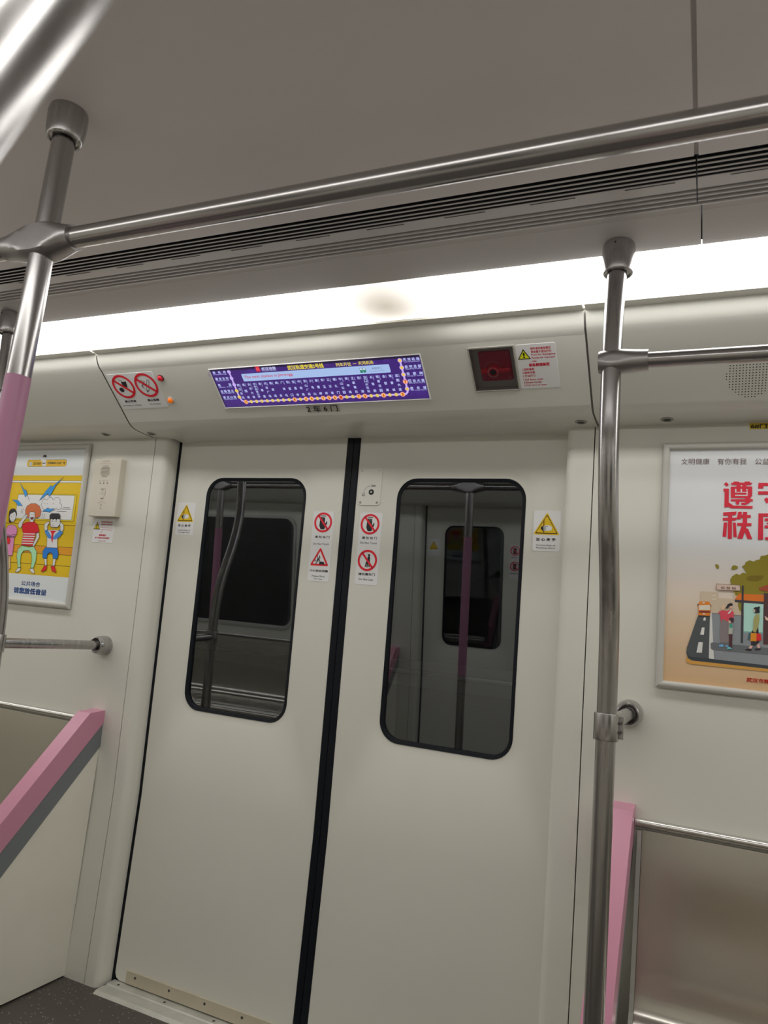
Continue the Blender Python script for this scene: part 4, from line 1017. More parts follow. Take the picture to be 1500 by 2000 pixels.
for i, c in enumerate(rc):
    if i == 3: pr.poly(circ(c, cd * 0.40, 20), (235, 150, 175), 3)
    else: pr.poly(circ(c, 0.0068, 18), LAV, 3)
    pr.poly(circ(c, 0.0046, 16), (250, 205, 90), 4)
pr.textbox('7', rc[3][0] - 0.0022, rc[3][1] - 0.004, rc[3][0] + 0.0022, rc[3][1] + 0.004, (200, 60, 30), 5, 0.03)
TXT = (190, 200, 250)
names = ['武汉东站', '佳园路', '光谷大道', '华中科技大学', '珞雄路', '光谷广场', '杨家湾', '虎泉', '广埠屯', '街道口', '宝通寺', '中南路', '洪山广场', '小龟山', '螃蟹岬', '积玉桥', '江汉路', '循礼门', '中山公园', '青年路', '王家墩东', '范湖', '汉口火车站', '长港路', '常青花园', '金银潭', '常青城', '宏图大道']
pys = ['Wuhan East Station', 'Jiayuan', 'Optics Valley', 'HUST University', 'Luoxiong', 'Guanggu', 'Yangjia', 'Huquan', 'Guangbu', 'Jiedao', 'Baotong', 'Zhongnan', 'Hongshan', 'Xiaogui', 'Pangxie', 'Jiyu', 'Jianghan', 'Xunli', 'Zhongshan', 'Qingnian', 'Wangjia', 'Fanhu', 'Hankou Station', 'Changgang', 'Changqing', 'Jinyin', 'Changqing', 'Hongtu']
ct = COVE.px(*X(825, 770))[1]; cb_ = COVE.px(*X(950, 1072))[1]
for i, nm in enumerate(names):
    n = len(nm); ch = min(0.0085, (ct - cb_) / max(n - 1, 1) * 0.88)
    for j, g in enumerate(nm):
        tt = ct + (cb_ - ct) * j / (n - 1); ss = stops[i][0] - 0.0035
        pr.textbox(g, ss - 0.0042, tt - ch / 2, ss + 0.0042, tt + ch / 2, TXT, 3, 0.015)
    L_ = 0.0016 * len(pys[i]); L_ = min(L_, (ct - cb_) + 0.006)
    pr.textbox(pys[i], stops[i][0] + 0.0022, ct + 0.004 - L_, stops[i][0] + 0.0048, ct + 0.004, TXT, 3, 0.01, rot=True)
for k, (nm, py) in enumerate((('佛祖岭', 'Fozuling'), ('藏龙东街', 'Canglong East Street'), ('秀湖', 'Xiu Hu'), ('金融港北', 'Jinronggang'), ('黄龙山路', 'Huanglongshan Road'))):
    tt = lc[k][1]; xs0 = s0 + 0.009; xs1 = ls - 0.012; n = len(nm)
    for j, g in enumerate(nm):
        ss = xs0 + 0.004 + (xs1 - xs0 - 0.008) * j / (n - 1)
        pr.textbox(g, ss - 0.0045, tt - 0.0035, ss + 0.0045, tt + 0.0055, TXT, 3, 0.015)
    pr.textbox(py, xs0, tt - 0.0078, xs1, tt - 0.0046, TXT, 3, 0.01)
for k, (nm, py) in enumerate((('天河机场', 'Tianhe International Airport'), ('航空总部', 'Hang Kong Zong Bu'), ('宋家岗', 'Song Jia Gang'), ('巨龙大道', 'Julong Boulevard'), ('盘龙城', 'Pan Long Cheng'))):
    tt = rc[k][1]; xs0 = rs + 0.010; xs1 = s1 - 0.003; n = len(nm)
    for j, g in enumerate(nm):
        ss = xs0 + 0.004 + (xs1 - xs0 - 0.008) * j / (n - 1)
        pr.textbox(g, ss - 0.0045, tt - 0.003, ss + 0.0045, tt + 0.006, TXT, 3, 0.015)
    pr.textbox(py, xs0, tt - 0.0073, xs1, tt - 0.0041, TXT, 3, 0.01)
pr.obj('route_map', ds, kind='stuff')
pr = Print(COVE, 0.0012, GL)
a = COVE.px(*X(1215, 335)); b_ = COVE.px(*X(1370, 435))
lg0, lg1 = a[0] + 0.002, b_[0]; lt0, lt1 = b_[1], a[1] + 0.001
pr.poly([(lg0, lt0), (lg1, lt0), (lg1, lt1), (lg0, lt1)], (215, 10, 40), 1)
w = (lg1 - lg0) / 6; pr.stroke([(lg0 + w, lt0 + 0.002), (lg0 + w * 1.6, lt1 - 0.002), (lg0 + w * 3, lt0 + 0.004), (lg0 + w * 4.4, lt1 - 0.002), (lg0 + w * 5, lt0 + 0.002)], 0.0012, (240, 120, 130), 2)
pr.pxtext('武汉地铁', X2(150, 412), X2(500, 392), X2(140, 340), (190, 195, 235), 1, 0.02); pr.pxtext('WUHAN METRO', X2(160, 436), X2(502, 416), X2(157, 420), (190, 195, 235), 1, 0.01)
pr.pxtext('武汉轨道交通2号线', X2(790, 398), X3(415, 348), X2(775, 292), (225, 208, 60), 1, 0.02)
pr.pxtext('列车开往', X3(715, 318), X3(1085, 298), X3(705, 232), (225, 208, 90), 1, 0.012); pr.pxstroke([X3(1118, 250), X3(1200, 243)], 0.0013, (225, 208, 90))
pr.pxtext('天河机场', X3(1258, 275), X4(215, 330), X3(1245, 190), (225, 208, 70), 1, 0.012)
pr.pxtext('The next station is Jinrongg', X(985, 625), X2(915, 560), X(965, 540), (200, 70, 95), 2, 0.008)
gi = [COVE.px(*q) for q in (X3(1278, 352), X3(1420, 345), X3(1445, 462), X3(1305, 470))]
g0 = (gi[0][0] + gi[3][0]) / 2; g1 = (gi[1][0] + gi[2][0]) / 2; h1 = (gi[0][1] + gi[1][1]) / 2; h0 = (gi[2][1] + gi[3][1]) / 2; gm = (g0 + g1) / 2
for u0, u1 in ((g0, gm - 0.0006), (gm + 0.0006, g1)):
    pr.poly([(u0, h0), (u1, h0), (u1, h1), (u0, h1)], (30, 130, 100), 2); pr.poly(rrect(u0 + 0.001, h0 + (h1 - h0) * 0.55, u1 - 0.001, h1 - 0.001, 0.001, 2), (215, 228, 240), 3)
pr.pxtext('本侧开门', X4(180, 442), X4(390, 428), X4(172, 398), (80, 90, 110), 2, 0); pr.pxtext('Door Open at This Side', X4(140, 492), X4(448, 470), X4(137, 474), (80, 90, 110), 2, 0)
pr.obj('header_text', ds, kind='stuff')

# --- locks under the cove
for i, (x, y, lb) in enumerate(((-0.946, -0.184, 'round key lock under the cove above the intercom'), (-0.742, -0.176, 'round key lock under the cove at the left end of the door section'), (0.735, -0.170, 'round key lock under the cove at the right end of the door section'), (0.951, -0.171, 'round key lock under the cove right of the steel pole'))):
    r_ = root('cove_lock', lb, 'lock', (x, y, 1.860), 'round key locks under the cove')
    MB().lathe((x, y, 1.8605), (0, 0, -1), [(0.0160, 0), (0.0160, 0.0016), (0.0148, 0.0034), (0.0105, 0.0036), (0.0100, 0.0022)], 32).obj('escutcheon', SCREWM, r_, smooth=30)
    MB().lathe((x, y, 1.8585), (0, 0, -1), [(0.0085, 0), (0.0085, 0.0022), (0.006, 0.003)], 24).obj('lock_core', SCREWD, r_, smooth=30)
# --- loudspeaker holes in the right cove panel
mb = MB(); X = zoomed(1300, 640, 7.5)
o_ = COVE.px(*X(940, 715)); ux = COVE.px(*X(1425, 690)); vy = COVE.px(*X(925, 832))
dx_ = (ux[0] - o_[0]) / 10; dy_ = (o_[1] - vy[1]) / 3
cc = (o_[0] + dx_ * 6.5, o_[1])
for i in range(-1, 15):
    for j in range(-9, 9):
        a = o_[0] + i * dx_; b_ = o_[1] + j * dy_
        if ((a - cc[0]) / (7.7 * dx_)) ** 2 + ((b_ - cc[1]) / (8.3 * dy_)) ** 2 <= 1:
            mb.add([COVE.at(p_[0], p_[1], 0.0003) for p_ in circ((a, b_), 0.0015, 8)], [tuple(range(8))])
mb.obj('speaker_grille', DARK, kind='stuff', label='round field of small dark speaker holes in the cove right of the pole')['category'] = 'speaker holes'
# --- yellow label under the cove, top right
W2 = leansheet(-0.064)
a = W2.px(1464, 827); b_ = W2.px(1463, 838.5)
yl = root('yellow_label', 'small yellow label with black letters at the top of the wall, far right', 'label', tuple(W2.at(a[0] + 0.05, (a[1] + b_[1]) / 2)))
slab(W2, rrect(a[0], b_[1], a[0] + 0.085, a[1], 0.001, 2), 0.0, 0.0006).obj('card', mat('yellow label film', alb((175, 150, 20)), 0.5), yl)
pr = Print(W2, 0.0007); pr.textbox('6#门控器', a[0] + 0.003, b_[1] + 0.002, a[0] + 0.075, a[1] - 0.002, BLACK, 1, 0.02); pr.obj('lettering', yl, kind='stuff')

# --- intercom box and its sticker
FD = 0.027
FACE = leansheet(-0.064 - FD)
r_ = root('intercom_box', 'ivory wall intercom box with speaker slots, left of the doors', 'intercom', tuple(WALL.at(-0.93, t_of(1.67))))
fq = [FACE.px(*c_) for c_ in ((185, 896), (233, 896), (228, 1011), (172, 1007))]; s0, s1 = (fq[0][0] + fq[3][0]) / 2, (fq[1][0] + fq[2][0]) / 2; t0, t1 = FACE.px(172, 1007)[1], FACE.px(185, 896)[1]
bx = slab(WALL, rrect(s0, t0, s1, t1, 0.003, 3), 0.0, FD, 0.0015).obj('housing', BOXP, r_)
X = zoomed(170, 880, 10.53); pr = Print(FACE, 0.0004); IG = (92, 84, 76)
for y, x0, x1 in ((320, 338, 440), (347, 315, 460), (374, 290, 475), (401, 285, 472), (428, 283, 468), (455, 278, 464), (483, 276, 462), (510, 292, 438), (537, 310, 412)):
    pr.pxpoly([X(x0, y - 4), X(x1, y - 4), X(x1, y + 4), X(x0, y + 4)], IG)
pr.obj('speaker_slots', r_, kind='stuff'); pr = Print(FACE, 0.0004)
for x in (273, 345, 417): pr.poly(circ(FACE.px(*X(x, 672)), 0.0024, 12), (50, 46, 42)); 
pr.pxstroke([X(285, 785), X(378, 788), X(376, 890), X(345, 950), X(328, 985)], 0.0011, IG); pr.pxstroke([X(300, 805), X(340, 808)], 0.0022, IG); pr.pxstroke([X(282, 985), X(330, 990)], 0.003, IG)
for dx_, dy_ in ((0, 0), (-22, -18), (22, -18), (-22, 18), (22, 18), (0, -34), (0, 34), (-40, 10), (40, -10)): pr.poly(circ(FACE.px(*X(312 + dx_, 882 + dy_)), 0.0011, 8), IG)
pr.poly(circ(FACE.px(*X(290, 1120)), 0.0030, 12), (120, 110, 100)); pr.poly(circ(FACE.px(*X(278, 1183)), 0.0026, 12), (130, 120, 110))
pr.obj('pictogram', r_, kind='stuff'); pr = Print(FACE, 0.0004); IT = (140, 130, 118)
pr.pxtext('紧急报警器', X(325, 228), X(470, 230), X(325, 204), IT); pr.pxtext('Passenger Intercom', X(265, 268), X(515, 270), X(265, 252), IT)
pr.pxtext('按下 通话', X(250, 1052), X(335, 1055), X(250, 1036), IT); pr.pxtext('Press to talk', X(215, 1078), X(370, 1082), X(215, 1062), IT)
for x, tx in ((273, '等待'), (348, '通话'), (420, '忙')): pr.pxtext(tx, X(x - 25, 640), X(x + 20, 641), X(x - 25, 610), IT)
pr.obj('lettering', r_, kind='stuff')
r_, b = card(WALL, ((186, 1012), (224, 1014.5), (220, 1061), (178, 1059)), 'instruction_sticker', 'small white sticker with red lettering and yellow triangle under the intercom', 'sticker', 0.004)
pr = Print(WALL, 0.0009)
T = [WALL.px(*X(*v)) for v in ((135, 1618), (268, 1622), (218, 1465))]
w = T[1][0] - T[0][0]; c = ((T[0][0] + T[1][0]) / 2, (T[0][1] + T[1][1]) / 2); h = T[2][1] - c[1]
rtri(c, w, h, BLACK, pr, 1, 0.05); rtri((c[0], c[1] + h * 0.09), w * 0.76, h * 0.74, (190, 165, 20), pr, 2, 0.04); pr.textbox('!', c[0] - w * 0.04, c[1] + h * 0.16, c[0] + w * 0.04, c[1] + h * 0.62, BLACK, 3, 0.03)
pr.obj('pictogram', r_, kind='stuff'); pr = Print(WALL, 0.0009)
for txt, y0, x0, x1, hh, bo in (('破坏或非紧急情况', 1470, 298, 535, 30, .012), ('使用属于违法行为', 1518, 295, 525, 30, .012), ('Press for Emergency', 1590, 285, 540, 22, .006), ('Penalty for Improper', 1630, 278, 525, 22, .006), ('Use', 1668, 272, 322, 18, .006), ('紧急情况', 1740, 250, 388, 38, .025), ('按下按钮与司机通话', 1795, 165, 460, 34, .015), ('Push to talk', 1855, 235, 382, 22, .006)):
    pr.pxtext(txt, X(x0, y0 + hh / 2), X(x1, y0 + hh / 2 + 4), X(x0, y0 - hh / 2), RT_, 1, bo)
pr.obj('lettering', r_, kind='stuff')

# ------------------------------------------------------------------ framed posters
def frame(rt, s0, t0, s1, t1, w, sheet, dep=0.012):
    """snap frame of four mitred bars, rounded towards the room"""
    O = [(s0, t0), (s1, t0), (s1, t1), (s0, t1)]; I = [(s0 + w, t0 + w), (s1 - w, t0 + w), (s1 - w, t1 - w), (s0 + w, t1 - w)]
    prof = [(0, 0), (0, dep * 0.55), (0.12, dep * 0.85), (0.35, dep), (0.65, dep), (0.9, dep * 0.75), (1, dep * 0.35), (1, 0)]
    for i in range(4):
        j = (i + 1) % 4; mb = MB(); vs = []
        for a, b in ((O[i], I[i]), (O[j], I[j])):
            dx = 0.0004 if False else 0
            for f, h in prof: vs.append(sheet.at(a[0] + (b[0] - a[0]) * f, a[1] + (b[1] - a[1]) * f, h))
        n = len(prof); mb.add(vs, [(k, k + 1, n + k + 1, n + k) for k in range(n - 1)])
        weld(mb.obj('frame_bar', FRAMEP, rt), 50)
# left: cartoon poster about keeping the volume down
PL = leansheet(-0.068); X = zoomed(0, 860, 5.883)
ctr = PL.px(*X(365, 1700))[0]; right = PL.px(180, 867)[0]; fs1 = right; fs0 = 2 * ctr - right + 0.0
ft1 = (PL.px(180, 867)[1]); ft0 = PL.px(140, 1190)[1]
rt = root('framed_poster', 'portrait poster in a silver frame: yellow train cartoon of three seated riders', 'poster', tuple(PL.at((fs0 + fs1) / 2, (ft0 + ft1) / 2)))
frame(rt, fs0, ft0, fs1, ft1, 0.021, PL)
q0, q1, u0, u1 = fs0 + 0.02, fs1 - 0.02, ft0 + 0.02, ft1 - 0.02
pr = Print(PL, 0.0012)
PAPER = (183, 187, 196); Y = (200, 157, 10); INK = (35, 32, 34); SKIN = (208, 205, 208)
pr.poly([(q0, u0), (q1, u0), (q1, u1), (q0, u1)], PAPER, 0)
yt1 = PL.px(*X(957, 405))[1]; yt0 = PL.px(*X(820, 1580))[1]; ys1 = (PL.px(*X(957, 405))[0] + PL.px(*X(820, 1580))[0]) / 2; ys0 = 2 * ctr - ys1
pr.poly([(ys0, yt0), (ys1, yt0), (ys1, yt1), (ys0, yt1)], Y, 1)
def hl(y, w, col, L=2):
    t = PL.px(*X(*y))[1]; pr.poly([(ys0, t - w / 2), (ys1, t - w / 2), (ys1, t + w / 2), (ys0, t + w / 2)], col, L)
hl((950, 478), 0.0068, (225, 222, 215)); hl((950, 467), 0.0012, INK, 3); hl((950, 490), 0.0012, INK, 3)
hl((890, 983), 0.0016, (70, 45, 20))
tA = PL.px(*X(855, 1235))[1]; tB = PL.px(*X(845, 1325))[1]
pr.poly([(ys0, tB), (ys1, tB), (ys1, tA), (ys0, tA)], (212, 128, 20), 2)
for t in (tA, tB, PL.px(*X(830, 1452))[1]): pr.poly([(ys0, t - 0.0007), (ys1, t - 0.0007), (ys1, t + 0.0007), (ys0, t + 0.0007)], (60, 45, 20), 3)
wo = [PL.px(*X(*v)) for v in ((195, 610), (893, 622), (850, 948), (185, 905))]
a0 = (wo[0][0] + wo[3][0]) / 2; a1 = (wo[1][0] + wo[2][0]) / 2; b1 = (wo[0][1] + wo[1][1]) / 2; b0 = (wo[2][1] + wo[3][1]) / 2
pr.poly(rrect(a0, b0, a1, b1, 0.010), (70, 50, 15), 3); pr.poly(rrect(a0 + 0.0012, b0 + 0.0012, a1 - 0.0012, b1 - 0.0012, 0.009), (205, 165, 22), 4)
pr.poly(rrect(a0 + 0.004, b0 + 0.006, a1 - 0.011, b1 - 0.004, 0.006), (60, 50, 30), 5); pr.poly(rrect(a0 + 0.005, b0 + 0.007, a1 - 0.012, b1 - 0.005, 0.005), (212, 212, 212), 6)
def shape(pts, fill, L=8, line=0.0012, lc_=INK):
    P_ = [PL.px(*X(*p)) for p in pts]; pr.poly(P_, fill, L)
    if line: pr.stroke(P_, line, lc_, L + 1, True)
def ln(pts, w=0.0012, col=INK, L=10): pr.stroke([PL.px(*X(*p)) for p in pts], w, col, L)
shape([(480, 740), (492, 715), (495, 690), (520, 672), (545, 690), (570, 660), (600, 655), (622, 690), (640, 660), (675, 655), (700, 685), (695, 725), (718, 745), (708, 785), (680, 800), (655, 785), (630, 810), (590, 800), (560, 790), (520, 800), (495, 780)], (208, 208, 210), 7)
for x, y in ((523, 725), (553, 728), (620, 730)): pr.poly(circ(PL.px(*X(x, y)), 0.0016, 10), INK, 9)
for a, b_ in (((735, 773), (808, 776)), ((715, 790), (820, 792)), ((660, 818), (770, 820))): ln([a, b_])
BLUE = (42, 125, 185)
for poly_ in (((738, 425), (650, 520), (598, 615), (575, 650), (560, 612), (462, 692), (530, 590), (598, 515), (605, 540)),
              ((243, 495), (290, 575), (308, 568), (345, 695), (322, 620), (300, 655), (285, 610)),
              ((150, 683), (215, 690), (240, 715), (268, 757), (230, 745), (222, 760), (190, 715)),
              ((495, 818), (560, 775), (575, 790), (638, 785), (575, 830), (565, 820))): shape(poly_, BLUE, 11, 0.0010, (25, 60, 95))
# woman in pink
shape([(60, 1440), (85, 1320), (110, 1330), (90, 1470), (60, 1478)], (200, 160, 120), 8); shape([(95, 1330), (128, 1330), (128, 1470), (90, 1497), (108, 1450)], (200, 160, 120), 8)
shape([(68, 1100), (80, 1140), (60, 1240), (50, 1320), (150, 1325), (165, 1200), (172, 1110)], (196, 118, 158), 9)
shape([(75, 1115), (75, 1030), (105, 978), (140, 970), (185, 980), (205, 1020), (200, 1075), (175, 1115)], (200, 122, 165), 9)
ln([(82, 1085), (130, 1095), (180, 1078)], 0.002); ln([(85, 1110), (160, 1108), (195, 1080)], 0.0012)
shape([(55, 1150), (60, 1125), (115, 1110), (128, 1145), (118, 1190), (70, 1190)], (190, 12, 30), 11)
shape([(108, 940), (108, 850), (115, 810), (140, 785), (175, 785), (200, 820), (203, 860), (125, 950)], INK, 8, 0)
shape([(118, 880), (125, 850), (180, 820), (195, 850), (188, 900), (165, 938), (140, 935), (122, 910)], SKIN, 10)
for x, y in ((142, 875), (170, 858)): pr.poly(circ(PL.px(*X(x, y)), 0.0015, 8), INK, 12)
ln([(148, 918), (162, 916)], 0.001, INK, 12)
# man in red
shape([(270, 960), (245, 1010), (220, 1000), (218, 960), (300, 850), (325, 850), (320, 880), (265, 950)], SKIN, 8)
shape([(215, 1460), (200, 1330), (215, 1250), (260, 1210), (340, 1230), (395, 1220), (430, 1280), (420, 1380), (390, 1470), (360, 1465), (375, 1380), (370, 1300), (340, 1265), (280, 1270), (250, 1310), (240, 1400), (245, 1460)], (140, 196, 148), 9)
shape([(180, 1510), (215, 1465), (250, 1470), (235, 1500), (205, 1515)], (215, 215, 212), 9); shape([(345, 1478), (390, 1470), (408, 1530), (370, 1520)], (215, 215, 212), 9)
shape([(265, 1030), (265, 970), (310, 940), (400, 935), (440, 970), (460, 1050), (430, 1065), (418, 1065), (385, 1215), (255, 1205), (278, 1060), (262, 1035)], (190, 14, 32), 10)
for y, xa_, xb_ in ((1075, 276, 418), (1103, 272, 412), (1130, 268, 406), (1158, 263, 400), (1185, 258, 394)): shape([(xa_, y - 7), (xb_, y - 3), (xb_ - 2, y + 9), (xa_ - 2, y + 5)], (220, 212, 210), 11, 0)
shape([(425, 1070), (455, 1060), (462, 1110), (440, 1150), (400, 1220), (385, 1215), (400, 1170), (425, 1120)], SKIN, 11)
shape([(305, 880), (300, 800), (320, 755), (365, 728), (420, 728), (460, 755), (482, 810), (470, 870), (440, 895), (412, 890), (340, 890)], (176, 92, 50), 10)
shape([(345, 900), (350, 830), (370, 822), (408, 828), (412, 890), (395, 925), (395, 940), (355, 940), (352, 925)], SKIN, 12)
shape([(358, 890), (398, 885), (392, 908), (366, 912)], (110, 20, 30), 13); 
for x in (368, 395): pr.poly(circ(PL.px(*X(x, 852)), 0.0013, 8), INK, 14)
shape([(300, 870), (312, 850), (328, 860), (325, 880), (305, 882)], SKIN, 13)
for x0_ in (250, 268): ln([(x0_ + 15, 785), (x0_, 812), (x0_ + 5, 842)], 0.0010)
for x0_ in (500, 522): ln([(x0_, 845), (x0_ - 2, 875), (x0_ - 15, 897)], 0.0010)
# boy holding his ears
for pts in (((515, 1010), (520, 960), (560, 935), (580, 940), (550, 990), (555, 1035), (530, 1050)), ((740, 1020), (738, 970), (700, 935), (680, 945), (700, 990), (700, 1040), (720, 1055))): shape(pts, SKIN, 9)
shape([(520, 1060), (550, 1035), (600, 1030), (650, 1030), (705, 1040), (735, 1065), (690, 1100), (668, 1135), (668, 1240), (545, 1232), (550, 1110), (535, 1080)], (214, 214, 214), 10)
shape([(522, 1045), (552, 1022), (600, 1110), (620, 1115), (690, 1028), (735, 1055), (690, 1115), (640, 1142), (560, 1125)], (60, 120, 185), 11, 0); shape([(560, 1040), (600, 1095), (600, 1035)], (214, 214, 214), 12, 0); shape([(690, 1045), (625, 1100), (640, 1035)], (214, 214, 214), 12, 0)
shape([(585, 1040), (655, 1040), (625, 1075), (612, 1180), (598, 1140), (603, 1070)], (190, 14, 32), 13, 0)
shape([(500, 1340), (500, 1275), (530, 1232), (668, 1238), (680, 1300), (668, 1362), (620, 1360), (612, 1300), (575, 1290), (555, 1310), (545, 1358), (500, 1355)], (22, 100, 175), 12)
shape([(515, 1360), (545, 1362), (545, 1440), (528, 1440)], (214, 214, 214), 11); shape([(620, 1362), (650, 1362), (635, 1442), (612, 1442)], (214, 214, 214), 11)
shape([(480, 1505), (520, 1440), (550, 1445), (540, 1490), (495, 1512)], (196, 18, 32), 12); shape([(592, 1450), (635, 1445), (655, 1522), (610, 1505)], (196, 18, 32), 12)
shape([(590, 990), (588, 900), (700, 900), (700, 960), (672, 1000), (605, 1000)], SKIN, 12)
shape([(578, 905), (580, 860), (600, 840), (690, 842), (705, 870), (698, 912), (670, 905), (660, 918), (640, 905), (620, 915), (600, 905), (590, 912)], INK, 13, 0)
for x in (613, 655): ln([(x - 7, 925), (x + 7, 935)], 0.001, INK, 14); ln([(x - 7, 935), (x + 7, 925)], 0.001, INK, 14)
ln([(612, 975), (632, 985)], 0.001, INK, 14)
pr.obj('print', rt, kind='stuff')
pr = Print(PL, 0.0012)
X8 = zoomed(0, 880, 8.824)
bd = [PL.px(*X8(*v)) for v in ((475, 160), (1155, 155), (1150, 275), (480, 280))]
a0 = (bd[0][0] + bd[3][0]) / 2; a1 = (bd[1][0] + bd[2][0]) / 2; b1 = (bd[0][1] + bd[1][1]) / 2; b0 = (bd[2][1] + bd[3][1]) / 2
pr.poly(rrect(a0, b0, a1, b1, 0.0095), (60, 60, 50), 1); pr.poly(rrect(a0 + 0.0008, b0 + 0.0008, a1 - 0.0008, b1 - 0.0008, 0.009), (198, 150, 22), 2)
pr.pxpoly([X8(*v) for v in ((508, 205), (562, 205), (562, 262), (510, 262))], (150, 160, 160), 3)
pr.pxtext('武汉地铁', X8(580, 250), X8(710, 248), X8(580, 205), (110, 95, 50), 3, .012); pr.pxtext('文明乘车公益广告', X8(820, 240), X8(1130, 236), X8(820, 198), (60, 75, 80), 3, .012)
pr.pxpoly([X8(*v) for v in ((740, 270), (735, 180), (715, 190), (705, 150), (735, 120), (760, 150), (800, 165), (808, 200), (795, 270))], (205, 200, 200), 4); pr.pxpoly([X8(*v) for v in ((748, 105), (760, 80), (800, 76), (812, 95), (805, 125), (770, 110), (752, 122))], INK, 5)
pr.pxpoly([X8(*v) for v in ((735, 215), (800, 210), (790, 225), (745, 232))], (50, 60, 90), 5)
NAVY = (22, 72, 135)
pr.pxtext('公共场合', X(245, 1668), X(462, 1682), X(245, 1615), NAVY, 1, .012); pr.pxtext('请您放低音量', X(158, 1752), X(530, 1782), X(158, 1688), NAVY, 1, .03)
pr.obj('lettering', rt, kind='stuff')

# right: bus stop poster
PR_ = leansheet(-0.068)
c0 = PR_.px(1295, 867); c1 = PR_.px(1281, 1341)
fs0 = (c0[0] + c1[0]) / 2; fs1 = fs0 + 0.95; ft1 = c0[1]; ft0 = c1[1]
rt = root('framed_poster', 'wide bus stop poster with large red characters in a silver frame, upper right', 'poster', tuple(PR_.at((fs0 + fs1) / 2, (ft0 + ft1) / 2)))
frame(rt, fs0, ft0, fs1, ft1, 0.0175, PR_)
def paper_mat():
    m = bpy.data.materials.new('poster paper white to tan'); m.use_nodes = True
    nt = m.node_tree; b = nt.nodes['Principled BSDF']; b.inputs['Roughness'].default_value = 0.45
    tc = nt.nodes.new('ShaderNodeTexCoord'); sp = nt.nodes.new('ShaderNodeSeparateXYZ'); nt.links.new(tc.outputs['Object'], sp.inputs[0])
    mr = nt.nodes.new('ShaderNodeMapRange'); mr.inputs[1].default_value = 1.19; mr.inputs[2].default_value = 1.81; nt.links.new(sp.outputs[2], mr.inputs[0])
    r = nt.nodes.new('ShaderNodeValToRGB'); e = r.color_ramp.elements
    e[0].position = 0.0; e[0].color = (*alb((178, 146, 108)), 1); e[1].position = 0.6; e[1].color = (*alb((184, 186, 188)), 1)
    k = e.new(0.25); k.color = (*alb((184, 164, 140)), 1)
    nt.links.new(mr.outputs[0], r.inputs[0]); nt.links.new(r.outputs[0], b.inputs['Base Color']); return m
mb = MB(); g = 22; q0, q1, u0, u1 = fs0 + 0.016, fs1 - 0.016, ft0 + 0.016, ft1 - 0.016   # the sheet waves a little
vs = [PR_.at(q0 + (q1 - q0) * i / g, u0 + (u1 - u0) * j / g, 0.0012 + 0.0007 * math.sin(j * 1.9 + i * 0.25) * math.sin(i * 0.5 + 1)) for j in range(g + 1) for i in range(g + 1)]
mb.add(vs, [(j * (g + 1) + i, j * (g + 1) + i + 1, (j + 1) * (g + 1) + i + 1, (j + 1) * (g + 1) + i) for j in range(g) for i in range(g)])
weld(mb.obj('paper', paper_mat(), rt), 80)
X = zoomed(1280, 820, 3.5714); Z = zoomed(1330, 1080, 7.694); Q = zoomed(1280, 870, 6.818)
pr = Print(PR_, 0.0024)
def sh2(pts, col, L=1): pr.poly([PR_.px(*Z(*p)) for p in pts], col, L)
ROAD = (66, 70, 72); PAVE = (118, 122, 126)
sh2([(75, 1600), (95, 1560), (2600, 1750), (2600, 1920), (140, 1665), (85, 1640)], (178, 132, 62), 1)
sh2([(250, 955), (90, 1420), (82, 1500), (105, 1580), (165, 1615), (2600, 1880), (2600, 1500), (2500, 1080), (440, 900)], (50, 55, 60), 2)
sh2([(250, 955), (90, 1420), (88, 1470), (110, 1530), (150, 1560), (420, 1585), (440, 940)], ROAD, 3)
sh2([(440, 905), (2500, 1090), (2600, 1840), (480, 1595), (420, 1585)], PAVE, 3)
sh2([(437, 900), (462, 900), (495, 1592), (418, 1585)], (180, 180, 176), 5)
for q in (((345, 970), (375, 972), (370, 1018), (332, 1015)), ((315, 1118), (355, 1120), (345, 1230), (288, 1225)), ((265, 1338), (328, 1340), (315, 1500), (232, 1495))): sh2(q, (190, 190, 185), 5)
sh2([(445, 1360), (470, 1342), (2600, 1560), (2600, 1660), (1300, 1528), (470, 1455), (447, 1430)], (88, 92, 95), 6)
sh2([(292, 575), (548, 590), (548, 678), (790, 692), (790, 572), (850, 580), (900, 610), (900, 945), (440, 900), (290, 870)], (172, 156, 136), 1)
sh2([(465, 632), (525, 632), (525, 645), (465, 645)], (196, 182, 165), 2); sh2([(465, 686), (525, 688), (525, 702), (465, 700)], (196, 182, 165), 2)
OL = (118, 108, 28); OL2 = (104, 88, 22)
sh2([(752, 480), (740, 400), (770, 350), (830, 312), (880, 330), (930, 296), (990, 310), (940, 230), (915, 205), (960, 175), (975, 135), (1030, 112), (1090, 130), (1140, 105), (1180, 100), (1200, 45), (1260, 40), (1320, 20), (1600, -60), (1900, 60), (2000, 400), (1800, 700), (1240, 620), (820, 640)], OL, 2)
sh2([(985, 370), (1040, 340), (1240, 340), (1230, 380), (1150, 430), (1060, 425), (990, 410)], OL2, 3)
sh2([(860, 740), (910, 720), (910, 885), (880, 870), (855, 800)], OL, 2)
sh2([(515, 175), (530, 168), (568, 185), (572, 230), (550, 240), (522, 218)], OL, 2); sh2([(757, 235), (770, 195), (810, 185), (855, 205), (850, 235), (800, 250), (770, 255)], OL, 2)
sh2([(812, 690), (870, 612), (1245, 632), (1500, 650), (1500, 745), (812, 705)], (190, 98, 30), 4)
sh2([(808, 702), (1600, 768), (1600, 800), (808, 736)], (58, 52, 60), 5)
sh2([(945, 748), (1240, 770), (1225, 1195), (940, 1175)], (150, 186, 176), 4); sh2([(940, 1175), (1225, 1195), (1225, 1225), (940, 1205)], (110, 140, 135), 4)
